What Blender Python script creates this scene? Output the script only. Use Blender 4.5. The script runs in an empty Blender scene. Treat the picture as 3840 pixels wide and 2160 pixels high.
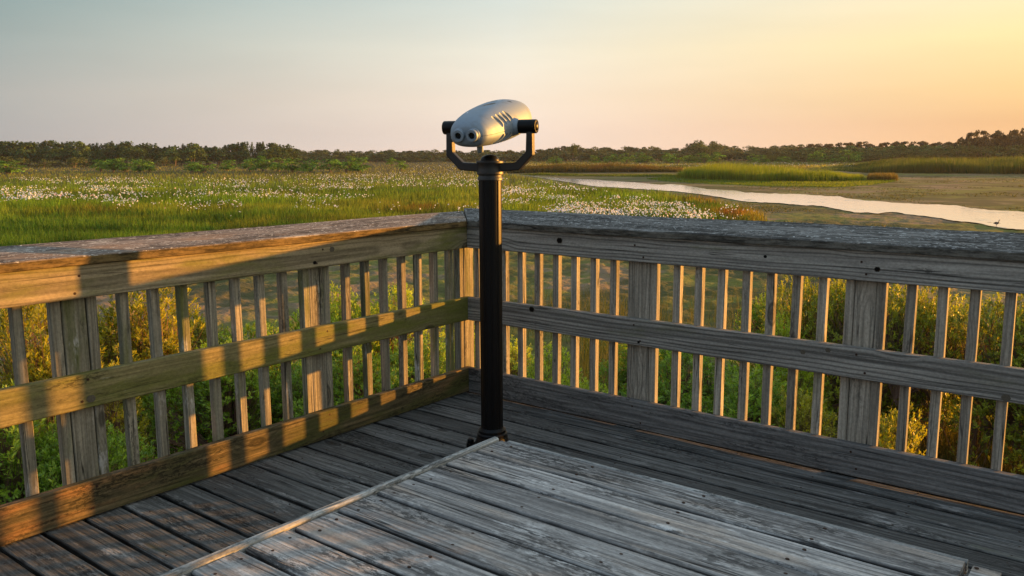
import bpy, bmesh, math, random
import numpy as np
from mathutils import Vector, Matrix

rng = np.random.default_rng(7)
random.seed(7)
sc = bpy.context.scene
COL = sc.collection
R = math.radians

# ----------------------------------------------------------------------------
# camera
# ----------------------------------------------------------------------------
F, PITCH, ROLL, YAW = 3126.42, 0.15440, -0.0041, 0.6651          # focal length in pixels of a 3840 wide frame
CAM = np.array([3.2708, -3.7348, 1.4182])
FW = np.array([-math.sin(YAW) * math.cos(PITCH), math.cos(YAW) * math.cos(PITCH), -math.sin(PITCH)])
RT0 = np.array([math.cos(YAW), math.sin(YAW), 0.0])
UP0 = np.cross(RT0, FW)
RT = RT0 * math.cos(ROLL) + UP0 * math.sin(ROLL)
UP = -RT0 * math.sin(ROLL) + UP0 * math.cos(ROLL)
cd = bpy.data.cameras.new('camera')
cam = bpy.data.objects.new('camera', cd)
COL.objects.link(cam)
M = Matrix.Identity(4)
for i in range(3):
    M[i][0], M[i][1], M[i][2], M[i][3] = RT[i], UP[i], -FW[i], CAM[i]
cam.matrix_world = M
cd.sensor_width = 36.0
cd.lens = 36.0 * F / 3840.0
cd.clip_start = 0.05
cd.clip_end = 20000
sc.camera = cam

# ----------------------------------------------------------------------------
# terrain helpers: the marsh lies 4.5 m below the deck and rises gently far out
# ----------------------------------------------------------------------------
ZG = -4.5


def rise(d):
    d = np.asarray(d, float)
    t = np.clip(d - 280.0, 0, None)
    return 4.7 * (1 - np.exp(-t / 190.0 * 0.9))


def terr(x, y):
    return ZG + rise(np.hypot(np.asarray(x) - CAM[0], np.asarray(y) - CAM[1]))


def ground_at(px, py, h=0.0):
    """points of the terrain (plus h) seen along survey directions px, py"""
    px = np.atleast_1d(np.asarray(px, float)); py = np.atleast_1d(np.asarray(py, float))
    d = FW[None] * F + RT[None] * (px - 1920)[:, None] - UP[None] * (py - 1080)[:, None]
    hz = np.hypot(d[:, 0], d[:, 1])
    sl = d[:, 2] / hz
    lo = np.full(px.shape, 2.0); hi = np.full(px.shape, 3000.0)
    for _ in range(50):
        m = (lo + hi) / 2
        above = CAM[2] + sl * m > ZG + rise(m) + h
        lo = np.where(above, m, lo); hi = np.where(above, hi, m)
    m = (lo + hi) / 2
    x = CAM[0] + d[:, 0] / hz * m; y = CAM[1] + d[:, 1] / hz * m
    return np.stack([x, y, ZG + rise(m)], 1), m


def at_dist(px, dist):
    """ground point at a given distance in direction px"""
    d = FW * F + RT * (px - 1920) - UP * (600 - 1080)
    hz = math.hypot(d[0], d[1])
    x = CAM[0] + d[0] / hz * dist; y = CAM[1] + d[1] / hz * dist
    return np.array([x, y, ZG + float(rise(dist))])


def z_of(px, py, dist):
    d = FW * F + RT * (px - 1920) - UP * (py - 1080)
    return CAM[2] + d[2] / math.hypot(d[0], d[1]) * dist


def to_px(P):
    P = np.asarray(P, float)
    d = P - CAM
    z = d @ FW
    z = np.where(z > 0.01, z, np.nan)
    return 1920 + F * (d @ RT) / z, 1080 - F * (d @ UP) / z


# numpy value noise
_perm = np.random.default_rng(3).random((256, 256))


def vnoise(x, y):
    xi = np.floor(x).astype(int); yi = np.floor(y).astype(int)
    fx = x - xi; fy = y - yi
    fx = fx * fx * (3 - 2 * fx); fy = fy * fy * (3 - 2 * fy)
    a = _perm[xi & 255, yi & 255]; b = _perm[(xi + 1) & 255, yi & 255]
    c = _perm[xi & 255, (yi + 1) & 255]; d = _perm[(xi + 1) & 255, (yi + 1) & 255]
    return (a * (1 - fx) + b * fx) * (1 - fy) + (c * (1 - fx) + d * fx) * fy


def fbm(x, y, o=3):
    s = 0; a = 0.5
    for k in range(o):
        s = s + a * vnoise(x * 2 ** k + 17 * k, y * 2 ** k + 31 * k); a *= 0.5
    return s / (1 - 0.5 ** o)


def in_poly(px, py, poly):
    poly = np.asarray(poly, float)
    ins = np.zeros(np.shape(px), bool)
    j = len(poly) - 1
    for i in range(len(poly)):
        xi, yi = poly[i]; xj, yj = poly[j]
        with np.errstate(all='ignore'):
            c = ((yi > py) != (yj > py)) & (px < (xj - xi) * (py - yi) / (yj - yi + 1e-12) + xi)
        ins ^= c
        j = i
    return ins


# ----------------------------------------------------------------------------
# object helpers
# ----------------------------------------------------------------------------
def tag(o, label=None, cat=None, group=None, kind=None):
    if label: o['label'] = label
    if cat: o['category'] = cat
    if group: o['group'] = group
    if kind: o['kind'] = kind
    return o


def link(name, mesh, parent=None):
    o = bpy.data.objects.new(name, mesh)
    COL.objects.link(o)
    if parent is not None: o.parent = parent
    return o


def empty(name, loc=(0, 0, 0), rz=0.0):
    o = bpy.data.objects.new(name, None)
    o.empty_display_size = 0.2
    o.location = loc
    o.rotation_euler = (0, 0, rz)
    COL.objects.link(o)
    return o


def copy_tree(o, parent=None):
    c = o.copy(); COL.objects.link(c)
    if parent is not None: c.parent = parent
    for ch in list(o.children):
        copy_tree(ch, c)
    return c


def np_mesh(name, V, faces, mat=None, col=None, smooth=False):
    """faces: (n,3) or (n,4) int array"""
    V = np.ascontiguousarray(V, np.float32); faces = np.ascontiguousarray(faces, np.int32)
    n, k = faces.shape
    me = bpy.data.meshes.new(name)
    me.vertices.add(len(V)); me.vertices.foreach_set('co', V.ravel())
    me.loops.add(n * k); me.loops.foreach_set('vertex_index', faces.ravel())
    me.polygons.add(n)
    me.polygons.foreach_set('loop_start', np.arange(0, n * k, k, dtype=np.int32))
    if smooth: me.polygons.foreach_set('use_smooth', np.ones(n, bool))
    if col is not None:
        a = me.color_attributes.new('col', 'FLOAT_COLOR', 'POINT')
        c = np.ones((len(V), 4), np.float32); c[:, :3] = col
        a.data.foreach_set('color', c.ravel())
    me.update(calc_edges=True); me.validate()
    if mat: me.materials.append(mat)
    return me


class MB:
    """collects boards, boxes and lathes into one mesh with wood coordinates"""

    def __init__(self):
        self.v = []; self.f = []; self.wc = []; self.seed = []; self.m = []; self.sm = []

    def add(self, verts, faces, wc=None, seed=0.5, mi=0, smooth=False):
        b = len(self.v)
        self.v += [tuple(p) for p in verts]
        self.wc += [tuple(p) for p in (wc if wc is not None else verts)]
        self.seed += [seed] * len(verts)
        for f in faces:
            self.f.append(tuple(b + i for i in f)); self.m.append(mi); self.sm.append(smooth)

    def board(self, o, al, aw, at, L, W, T, seed=None, ch=0.003, nseg=1, warp=0.0, mi=0, l0=None):
        """board centred in width and thickness on the line from o along al"""
        o, al, aw, at = [np.array(q, float) for q in (o, al, aw, at)]
        if seed is None: seed = random.random()
        w, t = W / 2, T / 2
        ch = min(ch, w * .45, t * .45)
        prof = [(-w + ch, -t), (w - ch, -t), (w, -t + ch), (w, t - ch), (w - ch, t), (-w + ch, t), (-w, t - ch), (-w, -t + ch)]
        vs = []; wc = []
        p0, p1, p2 = [random.uniform(0, 6.28) for _ in range(3)]
        off = random.uniform(0, 40) if l0 is None else l0
        for i in range(nseg + 1):
            l = L * i / nseg
            dw = warp * math.sin(l * 1.7 + p0); dt = warp * math.sin(l * 2.1 + p1)
            for (a, b) in prof:
                aa = a + dw; bb = b + dt
                if warp: aa += warp * .5 * math.sin(l * 9 + p2 + a * 40) * (abs(a) > w * .8)
                p = o + al * l + aw * aa + at * bb
                vs.append(p); wc.append((l + off, a, b))
        fs = []
        for i in range(nseg):
            for k in range(8):
                k2 = (k + 1) % 8
                fs.append((i * 8 + k, i * 8 + k2, (i + 1) * 8 + k2, (i + 1) * 8 + k))
        n = nseg * 8
        fs.append(tuple(reversed(range(8)))); fs.append(tuple(n + k for k in range(8)))
        # keep outward normals
        if np.dot(np.cross(aw, at), al) < 0: fs = [tuple(reversed(f)) for f in fs]
        self.add(vs, fs, wc, seed, mi)

    def lathe(self, prof, c=(0, 0, 0), n=32, axis='z', mi=0, smooth=True, rfun=None):
        vs = []
        for (r, z) in prof:
            for k in range(n):
                a = 2 * math.pi * k / n
                rr = r * (rfun(a) if rfun else 1)
                if axis == 'z': p = (c[0] + rr * math.cos(a), c[1] + rr * math.sin(a), c[2] + z)
                elif axis == 'x': p = (c[0] + z, c[1] + rr * math.cos(a), c[2] + rr * math.sin(a))
                else: p = (c[0] + rr * math.sin(a), c[1] + z, c[2] + rr * math.cos(a))
                vs.append(p)
        fs = []
        for i in range(len(prof) - 1):
            for k in range(n):
                k2 = (k + 1) % n
                fs.append((i * n + k, i * n + k2, (i + 1) * n + k2, (i + 1) * n + k))
        fs.append(tuple(reversed(range(n)))); fs.append(tuple((len(prof) - 1) * n + k for k in range(n)))
        self.add(vs, fs, mi=mi, smooth=smooth)

    def disc(self, c, r, h, n=8, mi=1):
        vs = [(c[0] + r * math.cos(6.2832 * k / n), c[1] + r * .8 * math.sin(6.2832 * k / n), c[2] + z) for z in (0, h) for k in range(n)]
        fs = [(k, (k + 1) % n, n + (k + 1) % n, n + k) for k in range(n)] + [tuple(n + k for k in range(n))]
        self.add(vs, fs, mi=mi)

    def build(self, name, mats, parent=None, bevel=0, origin=None):
        me = bpy.data.meshes.new(name)
        V = np.array(self.v, float)
        if origin is not None: V = V - np.array(origin)
        me.from_pydata(V.tolist(), [], self.f)
        a = me.attributes.new('wc', 'FLOAT_VECTOR', 'POINT'); a.data.foreach_set('vector', np.array(self.wc, np.float32).ravel())
        a = me.attributes.new('seed', 'FLOAT', 'POINT'); a.data.foreach_set('value', np.array(self.seed, np.float32))
        me.polygons.foreach_set('material_index', np.array(self.m, np.int32))
        me.polygons.foreach_set('use_smooth', np.array(self.sm, bool))
        for m in (mats if isinstance(mats, (list, tuple)) else [mats]): me.materials.append(m)
        me.update()
        if any(self.sm) or bevel == 0:
            bm = bmesh.new(); bm.from_mesh(me); bmesh.ops.recalc_face_normals(bm, faces=bm.faces); bm.to_mesh(me); bm.free()
        o = link(name, me, parent)
        if origin is not None: o.location = origin
        if any(self.sm):
            try: me.set_sharp_from_angle(angle=R(38))
            except Exception: pass
        if bevel:
            b = o.modifiers.new('bevel', 'BEVEL'); b.width = bevel; b.segments = 2; b.limit_method = 'ANGLE'
        return o


# ----------------------------------------------------------------------------
# materials
# ----------------------------------------------------------------------------
class N:
    """tiny node-tree writer"""

    def __init__(self, name):
        self.mat = bpy.data.materials.new(name); self.mat.use_nodes = True
        self.nt = self.mat.node_tree
        self.nt.nodes.clear()
        self.out = self.nt.nodes.new('ShaderNodeOutputMaterial')

    def new(self, t, **kw):
        n = self.nt.nodes.new(t)
        for k, v in kw.items(): setattr(n, k, v)
        return n

    def put(self, sock, v):
        if v is None: return
        if hasattr(v, 'is_output') or isinstance(v, bpy.types.NodeSocket): self.nt.links.new(v, sock)
        else:
            if hasattr(sock.default_value, '__len__') and not isinstance(v, (int, float)):
                v = tuple(v)
                if len(sock.default_value) == 4 and len(v) == 3: v = v + (1,)
            sock.default_value = v

    def math(self, op, a, b=None, c=None, clamp=False):
        n = self.new('ShaderNodeMath', operation=op, use_clamp=clamp)
        for i, v in enumerate((a, b, c)):
            if v is not None: self.put(n.inputs[i], v)
        return n.outputs[0]

    def vmath(self, op, a, b=None):
        n = self.new('ShaderNodeVectorMath', operation=op)
        self.put(n.inputs[0], a)
        if b is not None: self.put(n.inputs[1], b)
        return n.outputs['Value'] if op in ('LENGTH', 'DOT_PRODUCT', 'DISTANCE') else n.outputs[0]

    def attr(self, name):
        return self.new('ShaderNodeAttribute', attribute_name=name)

    def noise(self, vec, scale=1.0, detail=2.0, rough=.5, dist=0.0, out='Fac'):
        n = self.new('ShaderNodeTexNoise')
        self.put(n.inputs['Vector'], vec); self.put(n.inputs['Scale'], scale)
        self.put(n.inputs['Detail'], detail); self.put(n.inputs['Roughness'], rough); self.put(n.inputs['Distortion'], dist)
        return n.outputs[out]

    def ss(self, v, a, b, lo=0.0, hi=1.0, lin=False):
        n = self.new('ShaderNodeMapRange', interpolation_type='LINEAR' if lin else 'SMOOTHSTEP')
        self.put(n.inputs[0], v); self.put(n.inputs[1], a); self.put(n.inputs[2], b); self.put(n.inputs[3], lo); self.put(n.inputs[4], hi)
        return n.outputs[0]

    def mix(self, fac, a, b, mode='MIX'):
        n = self.new('ShaderNodeMix', data_type='RGBA', blend_type=mode)
        self.put(n.inputs[0], fac); self.put(n.inputs[6], a); self.put(n.inputs[7], b)
        return n.outputs[2]

    def comb(self, x, y, z):
        n = self.new('ShaderNodeCombineXYZ')
        for i, v in enumerate((x, y, z)): self.put(n.inputs[i], v)
        return n.outputs[0]

    def sep(self, v):
        n = self.new('ShaderNodeSeparateXYZ'); self.put(n.inputs[0], v)
        return n.outputs

    def bsdf(self, col, rough=.8, metal=0.0, spec=.3, normal=None, ior=None):
        b = self.new('ShaderNodeBsdfPrincipled')
        self.put(b.inputs['Base Color'], col); self.put(b.inputs['Roughness'], rough); self.put(b.inputs['Metallic'], metal)
        self.put(b.inputs['Specular IOR Level'], spec)
        if normal is not None: self.put(b.inputs['Normal'], normal)
        if ior: self.put(b.inputs['IOR'], ior)
        return b

    def bump(self, h, strength=.3, dist=.01):
        n = self.new('ShaderNodeBump'); self.put(n.inputs['Height'], h); self.put(n.inputs['Strength'], strength); self.put(n.inputs['Distance'], dist)
        return n.outputs[0]

    def done(self, shader):
        self.nt.links.new(shader, self.out.inputs[0])
        return self.mat


def wood(name, light, dark, moss=None, moss_amt=0.0, pale=None, pale_amt=0.0, mildew=0.3, crack=0.5, grain=1.0, knots=0.6,
         brown=None, brown_amt=0.0, ring=0.014, rough=.82, spec=.25, spots=0.0, front=None, ringk=.34, lines=0.0, edge=0.0):
    n = N(name)
    wc = n.attr('wc').outputs['Vector']; seed = n.attr('seed').outputs['Fac']
    l, w, t = n.sep(wc)
    sh = n.math('MULTIPLY', seed, 57.3)
    ls = n.math('ADD', l, sh)

    def sv(a, b, c, add=0.0):
        return n.comb(n.math('MULTIPLY_ADD', ls, a, add), n.math('MULTIPLY_ADD', w, b, sh), n.math('MULTIPLY_ADD', t, c, sh))
    # knots
    kv = sv(3.0, 7.0, 3.0)
    vor = n.new('ShaderNodeTexVoronoi'); n.put(vor.inputs['Vector'], kv); n.put(vor.inputs['Scale'], 1.0)
    kr = n.sep(vor.outputs['Color'])[0]
    on = n.math('GREATER_THAN', kr, 1 - knots * .75)
    kd = n.math('ADD', vor.outputs['Distance'], n.math('MULTIPLY', n.math('SUBTRACT', 1.0, on), 5.0))
    kmask = n.ss(kd, .16, .07)
    kfield = n.ss(kd, .55, .05)
    # annual rings around an axis outside the board
    low = n.noise(sv(.9, 5, 5, 3.1), 1.0, 2)
    w2 = n.math('ADD', n.math('MULTIPLY_ADD', n.math('SUBTRACT', seed, .5), .14, w), n.math('MULTIPLY', n.math('SUBTRACT', low, .5), .07))
    t2 = n.math('ADD', t, n.math('MULTIPLY_ADD', seed, .05, .035))
    r = n.math('SQRT', n.math('ADD', n.math('MULTIPLY', w2, w2), n.math('MULTIPLY', t2, t2)))
    r = n.math('ADD', r, n.math('MULTIPLY', kfield, .03))
    rings = n.math('MULTIPLY_ADD', n.math('SINE', n.math('MULTIPLY', r, 6.2832 / ring)), .5, .5)
    rings = n.math('POWER', rings, 2.6)
    g1 = n.noise(sv(2.6, 85, 85), 1.0, 5, .62)
    g2 = n.noise(sv(2.2, 38, 38, 9.0), 1.0, 4, .6)
    cr = n.noise(sv(.7, 30, 14, 5.0), 1.0, 2, .5)
    crk = n.ss(n.math('ABSOLUTE', n.math('SUBTRACT', cr, .5)), .0, .02 * crack + .001, 1.0, 0.0)
    crk = n.math('MULTIPLY', crk, n.ss(n.noise(sv(1.3, 12, 6, 2.0), 1, 1), .42, .6))
    gm = n.math('ADD', n.math('MULTIPLY', g1, .55), n.math('MULTIPLY', g2, .45))
    gm = n.ss(gm, .5 - .2 / grain, .5 + .2 / grain)
    c = n.mix(gm, dark, light)
    if brown is not None:
        bm_ = n.noise(sv(1.6, 9, 9, 7.0), 1.0, 3, .6)
        c = n.mix(n.ss(bm_, .62 - brown_amt * .4, .75 - brown_amt * .25), c, brown)
    c = n.mix(n.math('MULTIPLY', rings, ringk * grain), c, [q * .45 for q in dark])
    if moss is not None:
        mm = n.noise(sv(1.4, 6, 6, 12.0), 1.0, 4, .62)
        c = n.mix(n.math('MULTIPLY', n.ss(mm, .72 - moss_amt * .5, .86 - moss_amt * .42), n.ss(gm, 0, 1, .55, 1)), c, moss)
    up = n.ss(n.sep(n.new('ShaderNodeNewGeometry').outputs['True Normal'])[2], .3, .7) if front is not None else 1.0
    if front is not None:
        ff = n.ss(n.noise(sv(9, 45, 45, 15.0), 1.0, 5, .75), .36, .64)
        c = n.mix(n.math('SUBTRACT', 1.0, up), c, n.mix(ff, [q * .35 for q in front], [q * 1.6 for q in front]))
    if pale is not None:
        pm = n.noise(sv(2.6, 11, 11, 20.0), 1.0, 5, .7)
        pf = n.noise(sv(22, 90, 90, 1.0), 1.0, 3, .7)
        pa = n.math('MULTIPLY', n.ss(pm, .68 - pale_amt * .4, .78 - pale_amt * .3), n.ss(pf, .36, .56))
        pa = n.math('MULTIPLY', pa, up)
        c = n.mix(pa, c, pale)
    if mildew > 0:
        dm = n.noise(sv(2.0, 9, 9, 30.0), 1.0, 4, .7)
        df = n.noise(sv(30, 85, 85, 4.0), 1.0, 3, .75)
        da = n.math('MULTIPLY', n.ss(dm, .66 - mildew * .4, .76 - mildew * .25), n.ss(df, .44, .56))
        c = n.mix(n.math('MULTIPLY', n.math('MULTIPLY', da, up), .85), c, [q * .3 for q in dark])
    if spots > 0:   # lichen discs
        v2 = n.new('ShaderNodeTexVoronoi'); n.put(v2.inputs['Vector'], n.vmath('ADD', sv(9, 34, 20, 8.0), n.vmath('SCALE', n.noise(sv(30, 90, 90), 1, 2, out='Color'), None)))
        sel = n.math('GREATER_THAN', n.sep(v2.outputs['Color'])[1], 1 - spots)
        sp = n.math('MULTIPLY', n.ss(v2.outputs['Distance'], .52, .38), sel)
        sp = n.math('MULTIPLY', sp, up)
        c = n.mix(sp, c, pale or (.5, .5, .48))
    if lines > 0:
        ln = n.noise(sv(1.5, 62, 40, 41.0), 1.0, 4, .7)
        lm = n.math('MULTIPLY', n.ss(ln, .57, .63), n.ss(n.noise(sv(1.8, 14, 10, 3.3), 1, 2), .36, .6))
        c = n.mix(n.math('MULTIPLY', lm, lines), c, [q * .22 for q in dark])
    c = n.mix(n.math('MULTIPLY', crk, min(1, crack)), c, [q * .12 for q in dark])
    c = n.mix(n.math('MULTIPLY', kmask, .75), c, [dark[0] * .45, dark[1] * .36, dark[2] * .3])
    kring = n.math('MULTIPLY', n.ss(kd, .2, .16), n.ss(kd, .10, .14))
    c = n.mix(n.math('MULTIPLY', kring, .7), c, [q * .2 for q in dark])
    if edge > 0:  # edge dirt that also paints the gaps' shade into the board colour
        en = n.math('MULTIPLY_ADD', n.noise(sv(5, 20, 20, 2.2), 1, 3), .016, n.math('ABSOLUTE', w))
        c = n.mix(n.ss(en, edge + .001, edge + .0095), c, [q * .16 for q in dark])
    fs = n.ss(n.noise(sv(70, 110, 110, 17.0), 1.0, 3, .7), .3, .7, .80, 1.20, lin=True)
    c = n.mix(1.0, c, n.comb(fs, fs, fs), 'MULTIPLY')
    v = n.ss(seed, 0, 1, .76, 1.22, lin=True)
    c = n.mix(1.0, c, n.comb(v, v, v), 'MULTIPLY')
    h = n.math('SUBTRACT', n.math('MULTIPLY_ADD', rings, -.5, gm), n.math('MULTIPLY', crk, 2.0))
    b = n.bsdf(c, rough, 0, spec, n.bump(h, .45, .002))
    return n.done(b.outputs[0])


def leafmat(name, trans=.35, rough=.55, gloss=.3, tint=(1.25, 1.15, .55, 1)):
    n = N(name)
    c = n.attr('col').outputs['Color']
    b = n.bsdf(c, rough, 0, gloss)
    tr = n.new('ShaderNodeBsdfTranslucent')
    n.put(tr.inputs[0], n.mix(1.0, c, tint, 'MULTIPLY'))
    m = n.new('ShaderNodeMixShader'); m.inputs[0].default_value = trans
    n.nt.links.new(b.outputs[0], m.inputs[1]); n.nt.links.new(tr.outputs[0], m.inputs[2])
    return n.done(m.outputs[0])


def plain(name, col, rough=.5, metal=0.0, spec=.5, nscale=None, namt=.15, bump=0.0):
    n = N(name)
    c = col; nrm = None
    if nscale:
        tc = n.new('ShaderNodeTexCoord').outputs['Object']
        f = n.noise(tc, nscale, 4, .6)
        c = n.mix(f, [q * (1 - namt) for q in col], [q * (1 + namt) for q in col])
        if bump: nrm = n.bump(f, bump, .002)
    return n.done(n.bsdf(c, rough, metal, spec, nrm).outputs[0])


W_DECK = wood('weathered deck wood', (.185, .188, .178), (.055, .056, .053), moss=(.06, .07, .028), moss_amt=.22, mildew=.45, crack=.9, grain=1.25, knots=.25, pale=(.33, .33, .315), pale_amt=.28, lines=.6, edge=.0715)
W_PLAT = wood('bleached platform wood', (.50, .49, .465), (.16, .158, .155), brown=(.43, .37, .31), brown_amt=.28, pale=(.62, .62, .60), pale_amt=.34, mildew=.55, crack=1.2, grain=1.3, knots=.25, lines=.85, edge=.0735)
W_STRIP = wood('worn pale edge wood', (.50, .51, .485), (.20, .205, .198), mildew=.6, crack=.8, grain=1.2, knots=.1, lines=.7)
W_RAILL = wood('mossy tan rail wood', (.37, .305, .195), (.225, .185, .11), moss=(.14, .145, .03), moss_amt=.5, mildew=.15, crack=.6, grain=1.0, knots=.35, ring=.015, ringk=.6, lines=.4)
W_MIDL = wood('green stained rail wood', (.30, .25, .12), (.165, .145, .058), moss=(.125, .14, .020), moss_amt=.62, mildew=.25, crack=.6, grain=1.1, knots=.3, pale=(.38, .36, .27), pale_amt=.18, lines=.4)
W_LOWL = wood('dark mossy kick board', (.20, .15, .075), (.065, .055, .026), moss=(.07, .075, .018), moss_amt=.6, mildew=.6, crack=.6, grain=1.2, knots=.2, brown=(.25, .14, .06), brown_amt=.35, lines=.4)
W_RAILR = wood('grey rail wood', (.43, .42, .375), (.22, .212, .19), moss=(.15, .16, .085), moss_amt=.25, mildew=.15, crack=.8, grain=1.1, knots=.38, ring=.015, ringk=.75, lines=.5)
W_LOWR = wood('dark grey kick board', (.25, .25, .24), (.10, .10, .098), mildew=.5, crack=.8, grain=1.3, knots=.25, lines=.5)
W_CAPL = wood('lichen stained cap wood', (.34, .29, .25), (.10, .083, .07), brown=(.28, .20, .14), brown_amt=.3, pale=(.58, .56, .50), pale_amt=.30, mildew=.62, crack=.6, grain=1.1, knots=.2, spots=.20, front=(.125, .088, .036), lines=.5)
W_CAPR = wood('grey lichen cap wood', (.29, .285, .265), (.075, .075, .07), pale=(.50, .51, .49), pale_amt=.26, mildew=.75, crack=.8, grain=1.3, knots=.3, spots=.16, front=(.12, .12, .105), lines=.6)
W_BALL = wood('weathered baluster wood', (.36, .325, .25), (.17, .155, .115), moss=(.11, .12, .035), moss_amt=.45, mildew=.3, crack=.9, grain=1.2, knots=.25, ring=.014, pale=(.46, .45, .42), pale_amt=.25, lines=.5)
W_BALR = wood('grey baluster wood', (.48, .44, .36), (.25, .23, .185), moss=(.15, .155, .08), moss_amt=.25, mildew=.25, crack=.9, grain=1.2, knots=.25, ring=.014, lines=.5)
RUST = plain('rusty screw head', (.05, .028, .018), .8, .3, .3)
YOKE = plain('black yoke paint', (.004, .004, .0045), .46, 0, .6, 260, .3, .3)
KNOT = plain('knot wood', (.10, .088, .066), .8, 0, .2, 150, .55)
KNOTD = plain('dark knot ring', (.05, .042, .03), .85, 0, .15, 200, .5)
KNOTH = plain('knot hole', (.008, .007, .006), .9, 0, .1)
BLACK = plain('black powder coat', (.0035, .0035, .004), .40, 0, .2, 260, .3, .2)
DARK = plain('dark lens', (.004, .005, .007), .08, 0, .6)
LEAF = leafmat('bayberry leaf', .48, .42, .45)
TWIG = plain('twig bark', (.19, .12, .085), .8, 0, .2, 30, .3)
BARK = plain('tree bark', (.16, .13, .105), .85, 0, .2, 3, .3)
GRASS = leafmat('marsh grass blade', .45, .6, .2)
NEEDLE = leafmat('tree foliage', .22, .7, .15)


def shell_mat():
    n = N('silver shell paint')
    tc = n.new('ShaderNodeTexCoord').outputs['Object']
    x, y, z = n.sep(tc)
    fine = n.noise(tc, 700, 2)
    c = n.mix(fine, (.225, .285, .345), (.30, .365, .43))
    c = n.mix(n.math('MULTIPLY', n.ss(n.noise(tc, 14, 5, .7), .5, .68), .35), c, (.20, .20, .19))

    def patch(cx, cy, rx, ry, ang, nsc, thr):
        ca, sa = math.cos(ang), math.sin(ang)
        dx = n.math('SUBTRACT', x, cx); dy = n.math('SUBTRACT', y, cy)
        u = n.math('DIVIDE', n.math('ADD', n.math('MULTIPLY', dx, ca), n.math('MULTIPLY', dy, sa)), rx)
        v = n.math('DIVIDE', n.math('SUBTRACT', n.math('MULTIPLY', dy, ca), n.math('MULTIPLY', dx, sa)), ry)
        rr = n.math('SQRT', n.math('ADD', n.math('MULTIPLY', u, u), n.math('MULTIPLY', v, v)))
        f = n.math('ADD', rr, n.math('MULTIPLY', n.math('SUBTRACT', n.noise(tc, nsc, 4, .7), .5), 2.2))
        return n.math('MULTIPLY', n.ss(f, thr, thr - .25), n.math('GREATER_THAN', z, .02))
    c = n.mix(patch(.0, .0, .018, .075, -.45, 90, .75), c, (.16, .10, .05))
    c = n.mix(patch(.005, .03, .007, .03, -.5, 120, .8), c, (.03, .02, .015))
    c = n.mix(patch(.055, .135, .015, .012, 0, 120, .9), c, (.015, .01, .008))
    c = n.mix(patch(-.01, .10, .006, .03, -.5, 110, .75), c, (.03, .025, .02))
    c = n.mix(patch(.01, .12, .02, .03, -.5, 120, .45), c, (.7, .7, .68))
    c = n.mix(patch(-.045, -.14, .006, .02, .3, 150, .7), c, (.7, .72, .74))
    return n.done(n.bsdf(c, n.ss(fine, 0, 1, .56, .64), .40, .3, n.bump(fine, .08, .001)).outputs[0])


SHELL = shell_mat()

# ----------------------------------------------------------------------------
# world and sun
# ----------------------------------------------------------------------------
SUN_AZ, SUN_EL = R(30.6), R(4.15)
SUNV = Vector((math.sin(SUN_AZ) * math.cos(SUN_EL), math.cos(SUN_AZ) * math.cos(SUN_EL), math.sin(SUN_EL)))
wd = bpy.data.worlds.new('World'); sc.world = wd; wd.use_nodes = True


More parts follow.
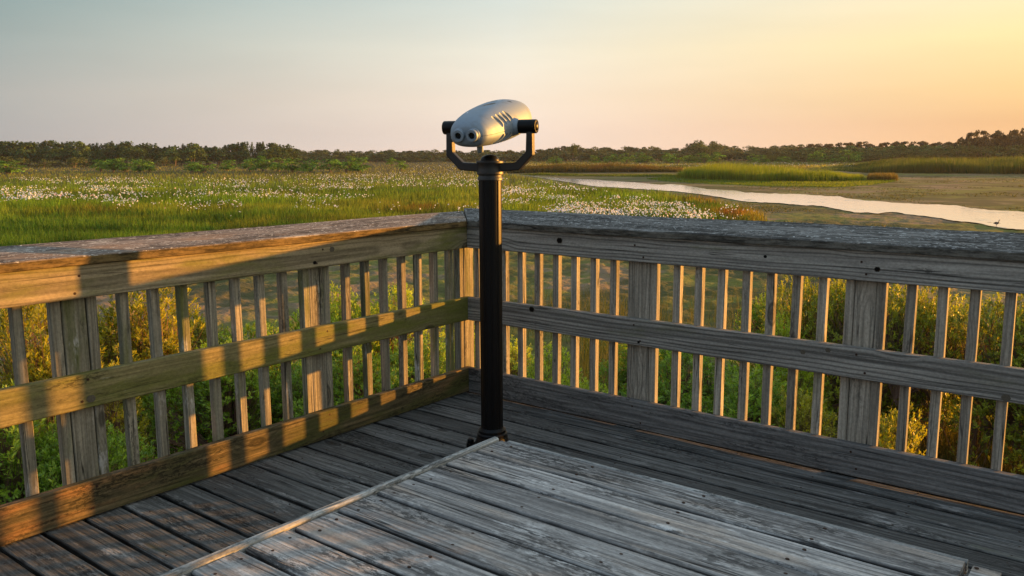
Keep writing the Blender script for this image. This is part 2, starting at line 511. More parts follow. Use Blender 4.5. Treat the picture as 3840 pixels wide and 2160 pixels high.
def build_world():
    nt = wd.node_tree; nt.nodes.clear()
    n = N.__new__(N); n.nt = nt; n.mat = None
    n.out = nt.nodes.new('ShaderNodeOutputWorld')
    d = n.vmath('NORMALIZE', n.new('ShaderNodeTexCoord').outputs['Generated'])
    x, y, z = n.sep(d)
    hl = n.math('SQRT', n.math('ADD', n.math('MULTIPLY', x, x), n.math('MULTIPLY', y, y)))
    cs = n.math('DIVIDE', n.math('ADD', n.math('MULTIPLY', x, math.sin(SUN_AZ)), n.math('MULTIPLY', y, math.cos(SUN_AZ))), n.math('MAXIMUM', hl, .001))
    e = n.math('SQRT', n.math('MAXIMUM', z, 0.0))

    def ramp(stops):
        r = n.new('ShaderNodeValToRGB')
        cr = r.color_ramp
        while len(cr.elements) > 1: cr.elements.remove(cr.elements[-1])
        for i, (deg, c) in enumerate(stops):
            p = math.sqrt(math.sin(R(deg)))
            el = cr.elements[0] if i == 0 else cr.elements.new(p)
            el.position = p; el.color = (*c, 1)
        n.put(r.inputs[0], e)
        return r.outputs[0]
    sun = ramp([(0, (.70, .43, .25)), (2, (.76, .45, .235)), (4, (.87, .57, .265)), (7, (.96, .73, .36)), (10, (.95, .79, .50)), (16, (1.05, .95, .72)), (24, (.95, .90, .76)), (45, (.60, .64, .64)), (90, (.36, .50, .66))])
    mid = ramp([(0, (.74, .66, .63)), (2, (.84, .70, .61)), (4, (.87, .74, .62)), (7, (.82, .77, .65)), (10, (.68, .72, .66)), (20, (.58, .66, .66)), (45, (.42, .54, .63)), (90, (.36, .50, .66))])
    awy = ramp([(0, (.325, .34, .37)), (2, (.345, .36, .37)), (4, (.36, .375, .37)), (7, (.28, .345, .345)), (10, (.20, .30, .305)), (20, (.32, .41, .44)), (45, (.35, .47, .60)), (90, (.36, .50, .66))])
    bck = ramp([(0, (.48, .45, .46)), (10, (.50, .49, .51)), (30, (.40, .48, .60)), (90, (.36, .50, .66))])
    c = n.mix(n.ss(cs, -1, -.174), bck, awy)
    c = n.mix(n.ss(cs, -.22, .363, lin=True), c, mid)
    c = n.mix(n.ss(cs, .363, .80, lin=True), c, sun)
    # glow round the sun itself
    dt = n.vmath('DOT_PRODUCT', d, tuple(SUNV))
    g = n.math('POWER', n.math('MAXIMUM', dt, 0.0), 14.0)
    g2 = n.math('POWER', n.math('MAXIMUM', dt, 0.0), 90.0)
    glow = n.mix(1.0, (0, 0, 0, 1), (0, 0, 0, 1), 'ADD')
    gl = n.new('ShaderNodeVectorMath', operation='SCALE'); gl.inputs[0].default_value = (1.0, .62, .22); n.put(gl.inputs[3], n.math('ADD', n.math('MULTIPLY', g, .35), n.math('MULTIPLY', g2, 1.6)))
    c = n.mix(1.0, c, gl.outputs[0], 'ADD')
    un = n.ss(n.noise(n.comb(n.math('MULTIPLY', x, 3.0), n.math('MULTIPLY', y, 3.0), n.math('MULTIPLY', z, 22.0)), 1.0, 4, .55), .3, .7, .965, 1.035, lin=True)
    c = n.mix(1.0, c, n.comb(un, un, un), 'MULTIPLY')
    b1 = n.new('ShaderNodeBackground'); n.put(b1.inputs[0], c); b1.inputs[1].default_value = .43
    s = n.new('ShaderNodeTexSky', sky_type='NISHITA'); s.sun_disc = False
    s.sun_elevation = SUN_EL; s.sun_rotation = SUN_AZ
    b2 = n.new('ShaderNodeBackground'); n.put(b2.inputs[0], s.outputs[0]); b2.inputs[1].default_value = .006
    ad = n.new('ShaderNodeAddShader')
    nt.links.new(b1.outputs[0], ad.inputs[0]); nt.links.new(b2.outputs[0], ad.inputs[1])
    nt.links.new(ad.outputs[0], n.out.inputs[0])


build_world()
sd = bpy.data.lights.new('sun', 'SUN')
sd.energy = 5.0; sd.angle = R(0.6); sd.color = (1.0, .435, .075)
so = bpy.data.objects.new('sun', sd); COL.objects.link(so)
so.rotation_euler = (-SUNV).to_track_quat('-Z', 'Y').to_euler()
so.location = (20, 34, 20)

sc.view_settings.view_transform = 'Standard'
sc.view_settings.look = 'None'
sc.view_settings.exposure = 1.30
sc.view_settings.gamma = 1
sc.cycles.use_denoising = True
sc.cycles.max_bounces = 6
sc.cycles.diffuse_bounces = 3
sc.cycles.glossy_bounces = 3
sc.cycles.transmission_bounces = 4
sc.cycles.transparent_max_bounces = 4
sc.cycles.caustics_reflective = False
sc.cycles.caustics_refractive = False

# ----------------------------------------------------------------------------
# deck
# ----------------------------------------------------------------------------
X, Y, Z = (1, 0, 0), (0, 1, 0), (0, 0, 1)
PIT = 0.1553
mb = MB()
y = -1.071 + PIT * 8 - PIT / 2       # boards run along X
k = 0
while y > -6.2:
    if y < .13:
        mb.board((-.20, y, -.019), X, Y, Z, 7.2, .1405, .038, ch=.005, nseg=24, warp=.0012)
        for xx in (.12, .52, .93, 1.33, 1.74, 2.14, 2.55, 2.95, 3.36, 3.8):
            for dy in (-.042, .042):
                mb.disc((xx + random.uniform(-.012, .012), y + dy + random.uniform(-.008, .008), -.0005), .0045, .0016, 7, 1)
    y -= PIT
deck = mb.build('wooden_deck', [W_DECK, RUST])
tag(deck, kind='structure')
mb = MB()
for yy in (.12, -2.0, -4.2, -6.2): mb.board((-.20, yy, -.18), X, Z, Y, 7.2, .28, .045)
for xx in (-.16, 1.2, 2.6, 4.0, 5.4, 6.9): mb.board((xx, .05, -.17), (0, -1, 0), Z, X, 6.2, .25, .045)
for xx in (0.1, 3.4, 6.6):
    for yy in (-.05, -3.0, -6.0): mb.board((xx, yy, ZG), Z, X, Y, 4.3, .19, .19)
tag(mb.build('deck_frame', W_DECK), kind='structure')

# ----------------------------------------------------------------------------
# railings
# ----------------------------------------------------------------------------
H_CT, H_T0, H_M1, H_B1, H_B0 = 1.055, .8892, .5918, .1544, .008
OV = .0255


def railing(side, label, balusters, posts, corner, far):
    """side L: inner face x=0 running to -Y;  side R: inner face y=0 running to +X"""
    root = empty('deck_railing', (0, 0, 0))
    tag(root, label, 'railing', 'railings of the viewing deck')
    L = side == 'L'
    run = (0, -1, 0) if L else (1, 0, 0)
    out = np.array((-1, 0, 0) if L else (0, 1, 0), float)     # away from the deck
    rv = np.array(run, float)
    s0 = -.038 if L else 0.002

    def rail(name, zlo, zhi, mat, length=far, l0=None, seed=None, th=.038, knots=()):
        m = MB()
        for sp in posts:
            for (ds, fz) in ((-.02, .78), (.018, .24)):
                c0 = rv * (sp + ds + random.uniform(-.01, .01)) + np.array((0, 0, zlo + (min(zhi, 1.0) - zlo) * (fz + random.uniform(-.05, .05))))
                ring = [c0 + rv * (.0055 * math.cos(6.2832 * q / 8)) + np.array((0, 0, .0055 * math.sin(6.2832 * q / 8))) for q in range(8)]
                m.add([p + out * .002 for p in ring] + [p - out * .0012 for p in ring], [tuple(8 + q for q in range(8)), tuple(reversed(range(8)))] + [(q, (q + 1) % 8, 8 + (q + 1) % 8, 8 + q) for q in range(8)], mi=1)
        m.board(rv * s0 + out * (.019) + np.array((0, 0, (zlo + zhi) / 2)), rv, Z, out, length, zhi - zlo, th, ch=.004, nseg=20, warp=.0012, seed=seed, l0=l0)
        return m.build(name, [mat, RUST], root)
    top = rail('top_rail', H_T0, 1.032, W_RAILL if L else W_RAILR, seed=.62 if L else .45)
    mid = rail('mid_rail', H_M1 - .14, H_M1, W_MIDL if L else W_RAILR, seed=.55 if L else .3)
    low = rail('bottom_rail', H_B0 if L else .0045, H_B1, W_LOWL if L else W_LOWR, seed=.5)
    for (part, px, py, rk, hole) in ([(top, 1245, 935, .021, 0), (mid, 342, 1495, .024, 0), (top, 1180, 985, .010, 1)] if L else
                                     [(top, 2098, 902, .017, 1), (mid, 1994, 1160, .017, 1), (mid, 2393, 1229, .026, 0), (mid, 3011, 1320, .017, 0), (mid, 3105, 1313, .017, 0), (mid, 3772, 1492, .023, 0), (top, 3290, 1010, .012, 1), (top, 2870, 962, .010, 1), (mid, 2395, 1283, .009, 1)]):
        dr = FW * F + RT * (px - 1920) - UP * (py - 1080)
        ax_i = 0 if L else 1
        pk = CAM + dr * (-CAM[ax_i] / dr[ax_i])
        m = MB()
        for (kr, pr, mi_) in ([(.95, .0009, 1), (.72, .0016, 2)] if hole else [(.62, .0009, 0)]):
            ring = [pk + rv * (1.15 * rk * kr * (1 + .09 * math.sin(q * 2.3 + px)) * math.cos(6.2832 * q / 22)) + np.array((0, 0, rk * kr * (1 + .09 * math.cos(q * 1.7)) * math.sin(6.2832 * q / 22))) for q in range(22)]
            m.add([p + out * .003 for p in ring] + [p - out * pr for p in ring], [tuple(22 + q for q in range(22)), tuple(reversed(range(22)))] + [(q, (q + 1) % 22, 22 + (q + 1) % 22, 22 + q) for q in range(22)], mi=mi_)
        m.build('knot', [KNOT, KNOTD, KNOTH], part)
    # cap: a wide board tilted so that its outer edge is higher
    wcap, rs = .235, (.040 if L else .057)
    cw = np.array(out) * math.sqrt(wcap ** 2 - rs ** 2) + np.array((0, 0, rs)); cw /= np.linalg.norm(cw)
    cn = np.cross(rv, cw); cn = cn if cn[2] > 0 else -cn
    inner = -out * OV + np.array((0, 0, H_CT))               # top inner edge at the corner
    m = MB()
    T = .038
    nseg = 40
    prof = [(0.004, 0), (wcap - .004, 0), (wcap, -.004), (wcap, -T + .004), (wcap - .004, -T), (.004, -T), (0, -T + .004), (0, -.004)]
    vs = []; wc = []
    ph = [random.uniform(0, 6.28) for _ in range(6)]
    for i in range(nseg + 1):
        for (a, b) in prof:
            p = inner + cw * a + cn * b
            # mitred end: start where the board meets the other run
            perp = float(np.dot(p, out))
            st = -perp + (.004 if L else .004)
            l = st + (far - st) * (i / nseg)
            wob = .0016 * math.sin(l * 5 + ph[0]) + .0011 * math.sin(l * 13 + ph[1])
            p = p + rv * l + cw * (wob if a in (0, .004) else -wob) + cn * (.0012 * math.sin(l * 3.3 + ph[2]))
            vs.append(p); wc.append((l, a - wcap / 2, b + T / 2))
    fs = []
    for i in range(nseg):
        for kk in range(8):
            k2 = (kk + 1) % 8
            fs.append((i * 8 + kk, i * 8 + k2, (i + 1) * 8 + k2, (i + 1) * 8 + kk))
    fs.append(tuple(range(8))); fs.append(tuple(nseg * 8 + kk for kk in reversed(range(8))))
    m.add(vs, fs, wc, .5)
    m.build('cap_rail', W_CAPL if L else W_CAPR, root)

    def stick(name, s, width, depth, zlo, zhi, mat, seed=None):
        m = MB()
        o = rv * s + out * (.0385 + depth / 2) + np.array((0, 0, zlo))
        m.board((0, 0, 0), Z, rv, out, zhi - zlo, width, depth, ch=.003, nseg=10, warp=.0011, seed=seed)
        return m.build(name, mat, root), o
    bm_ = W_BALL if L else W_BALR
    for s in balusters:
        o, loc = stick('baluster', s, .038, .038, .02, 1.034, bm_)
        o.location = loc
        o.rotation_euler = (random.uniform(-.003, .003), random.uniform(-.003, .003), random.uniform(-.02, .02))
    for s in posts:
        o, loc = stick('post', s, .089, .089, -.25, 1.036, bm_, random.uniform(.3, .7))
        o.location = loc
    if corner:
        m = MB()
        m.board((-.0825, .0575 + .001, -.25), Z, X, Y, 1.288, .089, .089, seed=.8, ch=.003, nseg=6)
        m.build('corner_post', W_BALL, root)
        m = MB()
        m.board((-.0575, -.006, .02), Z, X, Y, 1.012, .036, .036, seed=.3, ch=.003, nseg=6)
        m.build('baluster', W_BALL, root)
    return root


yl = [.085, .215, .347, .475, .609, .744, .88, 1.269, 1.398, 1.53, 1.66, 1.792, 1.925, 2.058, 2.46, 2.60, 2.735, 2.87]
bl = [v + .019 for v in yl] + [1.0155 + .019, 1.0155 + .038 + .091 + .019, 2.189 + .019, 2.189 + .038 + .097 + .019, 2.98]
railing('L', 'mossy timber railing on the shaded side with orange sun patches on its boards', bl, [1.054 + .0455, 2.228 + .0475, 3.42], True, 3.9)
xr = [.02, .105, .228, .351, .474, .598, .721, .849, .971, 1.344, 1.465, 1.583, 1.707, 1.826, 1.945, 2.065, 2.432, 2.556, 2.673, 2.798, 2.92, 3.04, 3.16]
br = [v + .019 for v in xr] + [1.086 + .018, 1.2145 + .019, 2.186 + .018, 2.3165 + .019, 3.28, 3.42]
railing('R', 'grey timber railing whose balusters are lit gold along one edge', br, [1.123 + .0455, 2.2245 + .0455, 3.35], False, 4.6)

# ----------------------------------------------------------------------------
# raised platform
# ----------------------------------------------------------------------------
PX0, PX1, PY1, PZ = 1.43, 3.03, -1.455, .40
plat = empty('raised_platform', (PX0, PY1, 0))
tag(plat, 'low bleached grey timber platform standing on the deck beside the viewer post', 'platform')
mb = MB()
pp = .1565
for i in range(11):
    yc = PY1 - .072 - pp * i
    xe = PX1 + (random.uniform(-.006, .006) if i else 0)
    if i == 0: xe = PX1 - .085
    mb.board((PX0 + .004, yc, PZ - .019), X, Y, Z, xe - PX0, .1455, .038, ch=.007, nseg=24, warp=.0016)
    for xx in (PX0 + .06, PX0 + .42, PX0 + .80, PX0 + 1.17, PX1 - .05):
        for dy in (-.042, .042):
            mb.disc((xx + random.uniform(-.015, .015), yc + dy + random.uniform(-.008, .008), PZ - .0008), .0055, .0022, 8, 1)
mb.board((PX1 - .062, PY1 - .072, PZ - .021), X, Y, Z, .062, .142, .036, ch=.010, seed=.25)
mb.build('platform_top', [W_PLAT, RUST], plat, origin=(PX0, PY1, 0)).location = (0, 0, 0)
mb = MB()
mb.board((PX0 - .015, PY1 - .012, PZ - .058), (0, -1, 0), Z, X, 1.72, .14, .026, ch=.010, nseg=30, warp=.001)
mb.build('edge_strip', W_STRIP, plat, origin=(PX0, PY1, 0)).location = (0, 0, 0)
mb = MB()
mb.board((PX0 + .022, PY1 + .0135, PZ - .0215), X, Y, Z, PX1 - PX0 - .10, .021, .036, ch=.007, nseg=30, warp=.0012, seed=.6)
mb.build('edge_strip', W_STRIP, plat, origin=(PX0, PY1, 0)).location = (0, 0, 0)
mb = MB()
mb.board((PX0 + .004, PY1 - .05, PZ - .11), X, Z, Y, 1.55, .138, .036)
mb.board((PX0 + .004, PY1 - 1.66, PZ - .11), X, Z, Y, 1.55, .138, .036)
mb.board((PX1 - .06, PY1 - .07, PZ - .11), (0, -1, 0), Z, X, 1.57, .138, .036)
mb.build('side_frame', W_PLAT, plat, origin=(PX0, PY1, 0)).location = (0, 0, 0)
for (lx, ly) in ((PX0 + .05, PY1 - .114), (PX1 - .124, PY1 - .114), (PX0 + .05, PY1 - 1.596), (PX1 - .124, PY1 - 1.596)):
    mb = MB(); mb.board((lx, ly, .001), Z, X, Y, PZ - .041, .088, .088)
    mb.build('leg', W_PLAT, plat, origin=(PX0, PY1, 0)).location = (0, 0, 0)

# ----------------------------------------------------------------------------
# tower viewer
# ----------------------------------------------------------------------------
VP = np.array((.824, -.774, 0.0))
VA = R(21)
vr = np.array((.771, .637)); vv = np.array((-.637, .771))
ax = math.cos(VA) * vr - math.sin(VA) * vv
view = empty('tower_viewer', VP, math.atan2(ax[1], ax[0]))
tag(view, 'silver binocular viewer in a black yoke on a black fluted post', 'viewer')

mb = MB()
mb.lathe([(.086, 0), (.086, .040), (.082, .075), (.072, .100), (.070, .108), (.072, .110), (.072, .120), (.066, .126), (.066, .138), (.059, .146), (.055, .15)], n=48)
for a in (180, 78, 300):
    bm = bmesh.new(); bmesh.ops.create_uvsphere(bm, u_segments=24, v_segments=14, radius=1)
    vs_ = []
    for v in bm.verts:
        p = Vector((.070 * v.co.x, .046 * v.co.y, .070 * max(v.co.z, 0) * (1 - .35 * v.co.x)))
        p.x += .078
        vs_.append(Matrix.Rotation(R(a), 3, 'Z') @ p)
    mb.add(vs_, [tuple(v.index for v in f.verts) for f in bm.faces], smooth=True)
    bm.free()
vbase = mb.build('base', BLACK, view)
for a in (180, 78, 300):
    mb = MB()
    mb.lathe([(.021, .034), (.021, .058), (.016, .0585), (.016, .074), (.009, .080)], (.112 * math.cos(R(a)), .112 * math.sin(R(a)), 0), 12)
    mb.build('bolt', BLACK, vbase)


def flute(a):
    q = (a * 10 / (2 * math.pi)) % 1.0
    return 1.0 - .06 * (1 if q < .28 else 0) * math.sin(math.pi * min(q / .28, 1)) ** .5


mb = MB()
mb.lathe([(.0525, .125), (.0525, 1.3255)], n=160, rfun=flute)
mb.build('pole', BLACK, view)
mb = MB()
mb.lathe([(.0535, 1.318), (.0568, 1.320), (.0568, 1.332), (.054, 1.336), (.054, 1.342), (.0605, 1.346), (.0612, 1.356), (.0585, 1.366), (.0585, 1.390), (.0612, 1.396), (.0618, 1.402), (.060, 1.4065), (.046, 1.4072)], n=56)
mb.build('collar', YOKE, view)
mb = MB()
mb.lathe([(.0445, 1.4067), (.0445, 1.409)] + [(.0435 * math.cos(t), 1.409 + .027 * math.sin(t)) for t in np.linspace(0, 1.5, 10)], n=48)
mb.build('dome_cap', BLACK, view)
# yoke
oh = [(.053, 1.3575), (.145, 1.3655), (.210, 1.432), (.2085, 1.54)]
ih = [(.1795, 1.54), (.1765, 1.446), (.128, 1.400), (.053, 1.3965)]
poly = oh + ih + [(-x, z) for (x, z) in reversed(oh + ih)]
mb = MB()
nn = len(poly); dep = .019
vs = [(x, -dep, z) for x, z in poly] + [(x, dep, z) for x, z in poly]
fs = [tuple(range(nn)), tuple(reversed(range(nn, 2 * nn)))] + [(i, nn + i, nn + (i + 1) % nn, (i + 1) % nn) for i in range(nn)]
mb.add(vs, fs)
mb.build('yoke', YOKE, view, bevel=.0045)

# body
TILT = R(10.5)
PIVZ = 1.558
stn = np.array([
    # s, half width, top, bottom
    (-.284, .018, .030, -.012), (-.281, .046, .043, -.026), (-.272, .068, .054, -.037), (-.255, .083, .064, -.045), (-.225, .095, .075, -.051),
    (-.175, .107, .085, -.057), (-.11, .117, .093, -.064), (-.04, .124, .098, -.069), (.04, .128, .101, -.072), (.12, .129, .102, -.072),
    (.20, .126, .099, -.068), (.265, .116, .089, -.061), (.305, .100, .070, -.049), (.326, .074, .046, -.033), (.333, .040, .022, -.016)])


def body_shell(up, name, gap=.0007):
    m = MB()
    S = np.interp(np.linspace(0, 1, 44), np.linspace(0, 1, len(stn)), stn[:, 0])
    nseg = 28
    vs = []; wc = []
    for s in S:
        w = np.interp(s, stn[:, 0], stn[:, 1]); t = np.interp(s, stn[:, 0], stn[:, 2]); b = np.interp(s, stn[:, 0], stn[:, 3])
        h0 = .003 - .012 * (s + .3) / .55
        for k in range(nseg + 1):
            th = math.pi * k / nseg
            e = 2 / 2.35
            cx = math.copysign(abs(math.cos(th)) ** e, math.cos(th)); sz = abs(math.sin(th)) ** e
            zz = (h0 + gap + sz * (t - h0)) if up else (h0 - gap - sz * (h0 - b))
            wi = w if up else w * .994
            vs.append((wi * cx, s, zz))
    q = nseg + 1
    fs = []
    for i in range(len(S) - 1):
        for k in range(nseg):
            fs.append((i * q + k, i * q + k + 1, (i + 1) * q + k + 1, (i + 1) * q + k))
        fs.append((i * q + nseg, i * q, (i + 1) * q, (i + 1) * q + nseg))
    fs.append(tuple(range(q))); fs.append(tuple((len(S) - 1) * q + k for k in reversed(range(q))))
    m.add(vs, fs, smooth=True)
    o = m.build(name, SHELL, view)
    o.location = (0, 0, PIVZ); o.rotation_euler = (TILT, 0, 0)
    return o


shell_u = body_shell(True, 'upper_shell')
shell_l = body_shell(False, 'lower_shell')


def capsule_mesh(p0, p1, r, n=14):
    """solid capsule between two points"""
    p0 = Vector(p0); p1 = Vector(p1)
    bm = bmesh.new()
    bmesh.ops.create_uvsphere(bm, u_segments=n, v_segments=10, radius=r)
    ax_ = (p1 - p0); ln = ax_.length
    for v in bm.verts:
        v.co.z += ln / 2 if v.co.z > 1e-6 else (-ln / 2 if v.co.z < -1e-6 else 0)
    q = ax_.to_track_quat('Z', 'Y')
    bmesh.ops.transform(bm, matrix=Matrix.Translation((p0 + p1) / 2) @ q.to_matrix().to_4x4(), verts=bm.verts)
    return bm


def carve(shell, caps):
    """cut finger grooves out of a shell, then drop the cutters"""
    bm = bmesh.new()
    for (a, b, r) in caps:
        c = capsule_mesh(a, b, r)
        tmp = bpy.data.meshes.new('tmp'); c.to_mesh(tmp); c.free(); bm.from_mesh(tmp); bpy.data.meshes.remove(tmp)
    me = bpy.data.meshes.new('cutter'); bm.to_mesh(me); bm.free()
    co = link('cutter', me)
    co.matrix_world = shell.matrix_basis.copy()
    co.parent = shell.parent
    md = shell.modifiers.new('cut', 'BOOLEAN'); md.object = co; md.operation = 'DIFFERENCE'; md.solver = 'EXACT'
    bpy.context.view_layer.update()
    dg = bpy.context.evaluated_depsgraph_get()
    new = bpy.data.meshes.new_from_object(shell.evaluated_get(dg))
    shell.modifiers.clear()
    if len(new.polygons) > 100:
        shell.data = new
        new.polygons.foreach_set('use_smooth', np.ones(len(new.polygons), bool))
        try: new.set_sharp_from_angle(angle=R(40))
        except Exception: pass
    bpy.data.objects.remove(co)
    bpy.data.meshes.remove(me)


def surf(s, th, up):
    w = np.interp(s, stn[:, 0], stn[:, 1]); t = np.interp(s, stn[:, 0], stn[:, 2]); b = np.interp(s, stn[:, 0], stn[:, 3])
    h0 = .003 - .012 * (s + .3) / .55
    e = 2 / 2.35
    return (w * math.cos(th) ** e, s, h0 + math.sin(th) ** e * (t - h0) if up else h0 - math.sin(th) ** e * (h0 - b))


caps_u = []; caps_l = []
for i in range(4):
    s = -.150 + .037 * i
    o3 = lambda p, k: (p[0] * k, p[1], p[2] * k)
    caps_u.append((o3(surf(s - .012, R(44), True), 1.06), o3(surf(s + .014, R(15), True), 1.06), .0130))
    caps_l.append((o3(surf(s + .016, R(16), False), 1.06), o3(surf(s - .012, R(50), False), 1.06), .0130))
caps_u += [((-a[0], a[1], a[2]), (-b[0], b[1], b[2]), r) for a, b, r in caps_u]
caps_l += [((-a[0], a[1], a[2]), (-b[0], b[1], b[2]), r) for a, b, r in caps_l]
carve(shell_u, caps_u); carve(shell_l, caps_l)


def in_body(o):
    o.location = (0, 0, PIVZ); o.rotation_euler = (TILT, 0, 0); return o


for sx in (-1, 1):
    mb = MB()
    mb.lathe([(.031, .0), (.031, -.010), (.029, -.0145), (.0265, -.016), (.0262, -.028), (.0245, -.0315), (.0145, -.0315), (.0135, -.022), (.001, -.0215)], (.031 * sx, -.268, .008), 36, axis='y')
    ey = in_body(mb.build('eyepiece', SHELL, view))
    mb = MB()
    mb.lathe([(.0135, -.0235), (.0125, -.0245), (.001, -.0255)], (.031 * sx, -.268, .008), 24, axis='y')
    mb.build('lens', DARK, ey)
    mb = MB()
    mb.lathe([(.046, .10), (.038, .125), (.0335, .1415), (.030, .142)] if sx > 0 else [(.046, -.10), (.038, -.125), (.0335, -.1415), (.030, -.142)], (0, 0, 0), 36, axis='x')
    in_body(mb.build('pivot_boss', SHELL, view))
    mb = MB()
    pr = [(.0285, .1415), (.0308, .144), (.0308, .221), (.0295, .224), (.026, .2245), (.024, .222)]
    mb.lathe([(r, x * sx) for r, x in pr], (0, 0, 0), 40, axis='x')
    kn = in_body(mb.build('pivot_knob', BLACK, view))
    mb = MB()
    mb.lathe([(.0195 * math.cos(t), sx * (.2215 + .009 * math.sin(t))) for t in np.linspace(0, 1.45, 7)], (0, 0, 0), 28, axis='x')
    mb.build('end_cap', BLACK, kn)
mb = MB()
mb.lathe([(.0145, -.050), (.0142, -.088), (.0125, -.0905)], (0.0, -.135, 0), 24)
in_body(mb.build('drain_stub', SHELL, view))

# ----------------------------------------------------------------------------
# ground, channel
# ----------------------------------------------------------------------------
MEADOW = [(-900, 1040), (0, 990), (1000, 935), (1900, 890), (2500, 862), (2880, 842), (2800, 795), (2600, 752), (2304, 720), (2179, 704), (2074, 686), (1985, 668), (1900, 655), (1900, 560), (-900, 560)]
FARVEG = [(1900, 652), (2560, 648), (2560, 640), (3235, 640), (3235, 648), (5200, 652), (5200, 560), (1900, 560)]
ISLE = [(2425, 671), (2490, 680), (2599, 687), (2700, 692), (2889, 700), (3153, 703), (3250, 696), (3345, 684), (3372, 674), (3300, 664), (2900, 655), (2600, 657), (2500, 662)]


def veg_mask(px, py):
    return in_poly(px, py, MEADOW) | in_poly(px, py, FARVEG)


def build_ground():
    yaw0 = math.atan2(FW[1], FW[0])
    an = np.concatenate([np.linspace(-R(42), R(42), 520), np.linspace(R(42), 2 * math.pi - R(42), 90)[1:-1]])
    rr = np.concatenate([[0.5, 4], np.geomspace(8, 700, 640), np.geomspace(720, 9000, 20)])
    A, RR = np.meshgrid(an, rr)
    xx = CAM[0] + RR * np.cos(yaw0 - A); yy = CAM[1] + RR * np.sin(yaw0 - A)
    zz = ZG + rise(RR) + (fbm(xx / 3.0, yy / 3.0, 3) - .5) * .10 * (RR < 300) + ((fbm(xx / 1.1, yy / 1.1, 3) - .5) * .42 + (fbm(xx / .4, yy / .4, 2) - .5) * .08) * np.clip((130 - RR) / 80, 0, 1)
    V = np.stack([xx, yy, zz], -1).reshape(-1, 3)
    n = len(an); m = len(rr)
    i, j = np.meshgrid(np.arange(m - 1), np.arange(n), indexing='ij')
    j2 = (j + 1) % n
    Fq = np.stack([i * n + j, (i + 1) * n + j, (i + 1) * n + j2, i * n + j2], -1).reshape(-1, 4)
    px, py = to_px(np.stack([V[:, 0], V[:, 1], ZG + rise(RR).ravel()], 1))
    vm = veg_mask(px, py) | np.isnan(px)
    near = RR.ravel() < 21 + 6 * (fbm(V[:, 0] / 6, V[:, 1] / 6) - .5)
    isl = in_poly(px, py, ISLE)
    c = np.zeros((len(V), 3)); c[:, 0] = vm | near; c[:, 1] = isl; c[:, 2] = near
    me = np_mesh('ground', V, Fq, None, c, True)
    n_ = N('mudflat and marsh soil')
    g = n_.new('ShaderNodeNewGeometry').outputs['Position']
    gx, gy, gz = n_.sep(g)
    a = n_.sep(n_.attr('col').outputs['Color'])
    n1 = n_.noise(g, .10, 5, .6); n2 = n_.noise(g, .55, 4, .65); n3 = n_.noise(g, 2.2, 4, .7)
    n4 = n_.noise(g, .045, 5, .65)
    mud = n_.mix(n3, (.16, .112, .066), (.30, .215, .13))
    alg = n_.mix(n3, (.095, .105, .020), (.215, .215, .042))
    f = n_.math('ADD', n_.math('MULTIPLY', n1, .42), n_.math('ADD', n_.math('MULTIPLY', n2, .26), n_.math('MULTIPLY', n4, .32)))
    c = n_.mix(n_.ss(f, .47, .56), alg, mud)
    c = n_.mix(n_.ss(n_.noise(n_.vmath('ADD', g, (31.0, 7.0, 0)), .07, 6, .68), .47, .56, 0, .85), c, (.072, .070, .022))
    c = n_.mix(n_.ss(n_.noise(g, .8, 3, .6), .58, .72, 0, .6), c, (.085, .075, .035))
    soil = n_.mix(n2, (.030, .034, .010), (.075, .072, .022))
    c = n_.mix(a[0], c, soil)
    c = n_.mix(a[1], c, n_.mix(n2, (.05, .085, .012), (.09, .14, .02)))
    hb = n_.math('ADD', n_.math('MULTIPLY', n2, .7), n_.math('MULTIPLY', n3, .3))
    me.materials.append(n_.done(n_.bsdf(c, .9, 0, .15, n_.bump(hb, .9, .25)).outputs[0]))
    tag(link('ground', me), kind='structure')


build_ground()


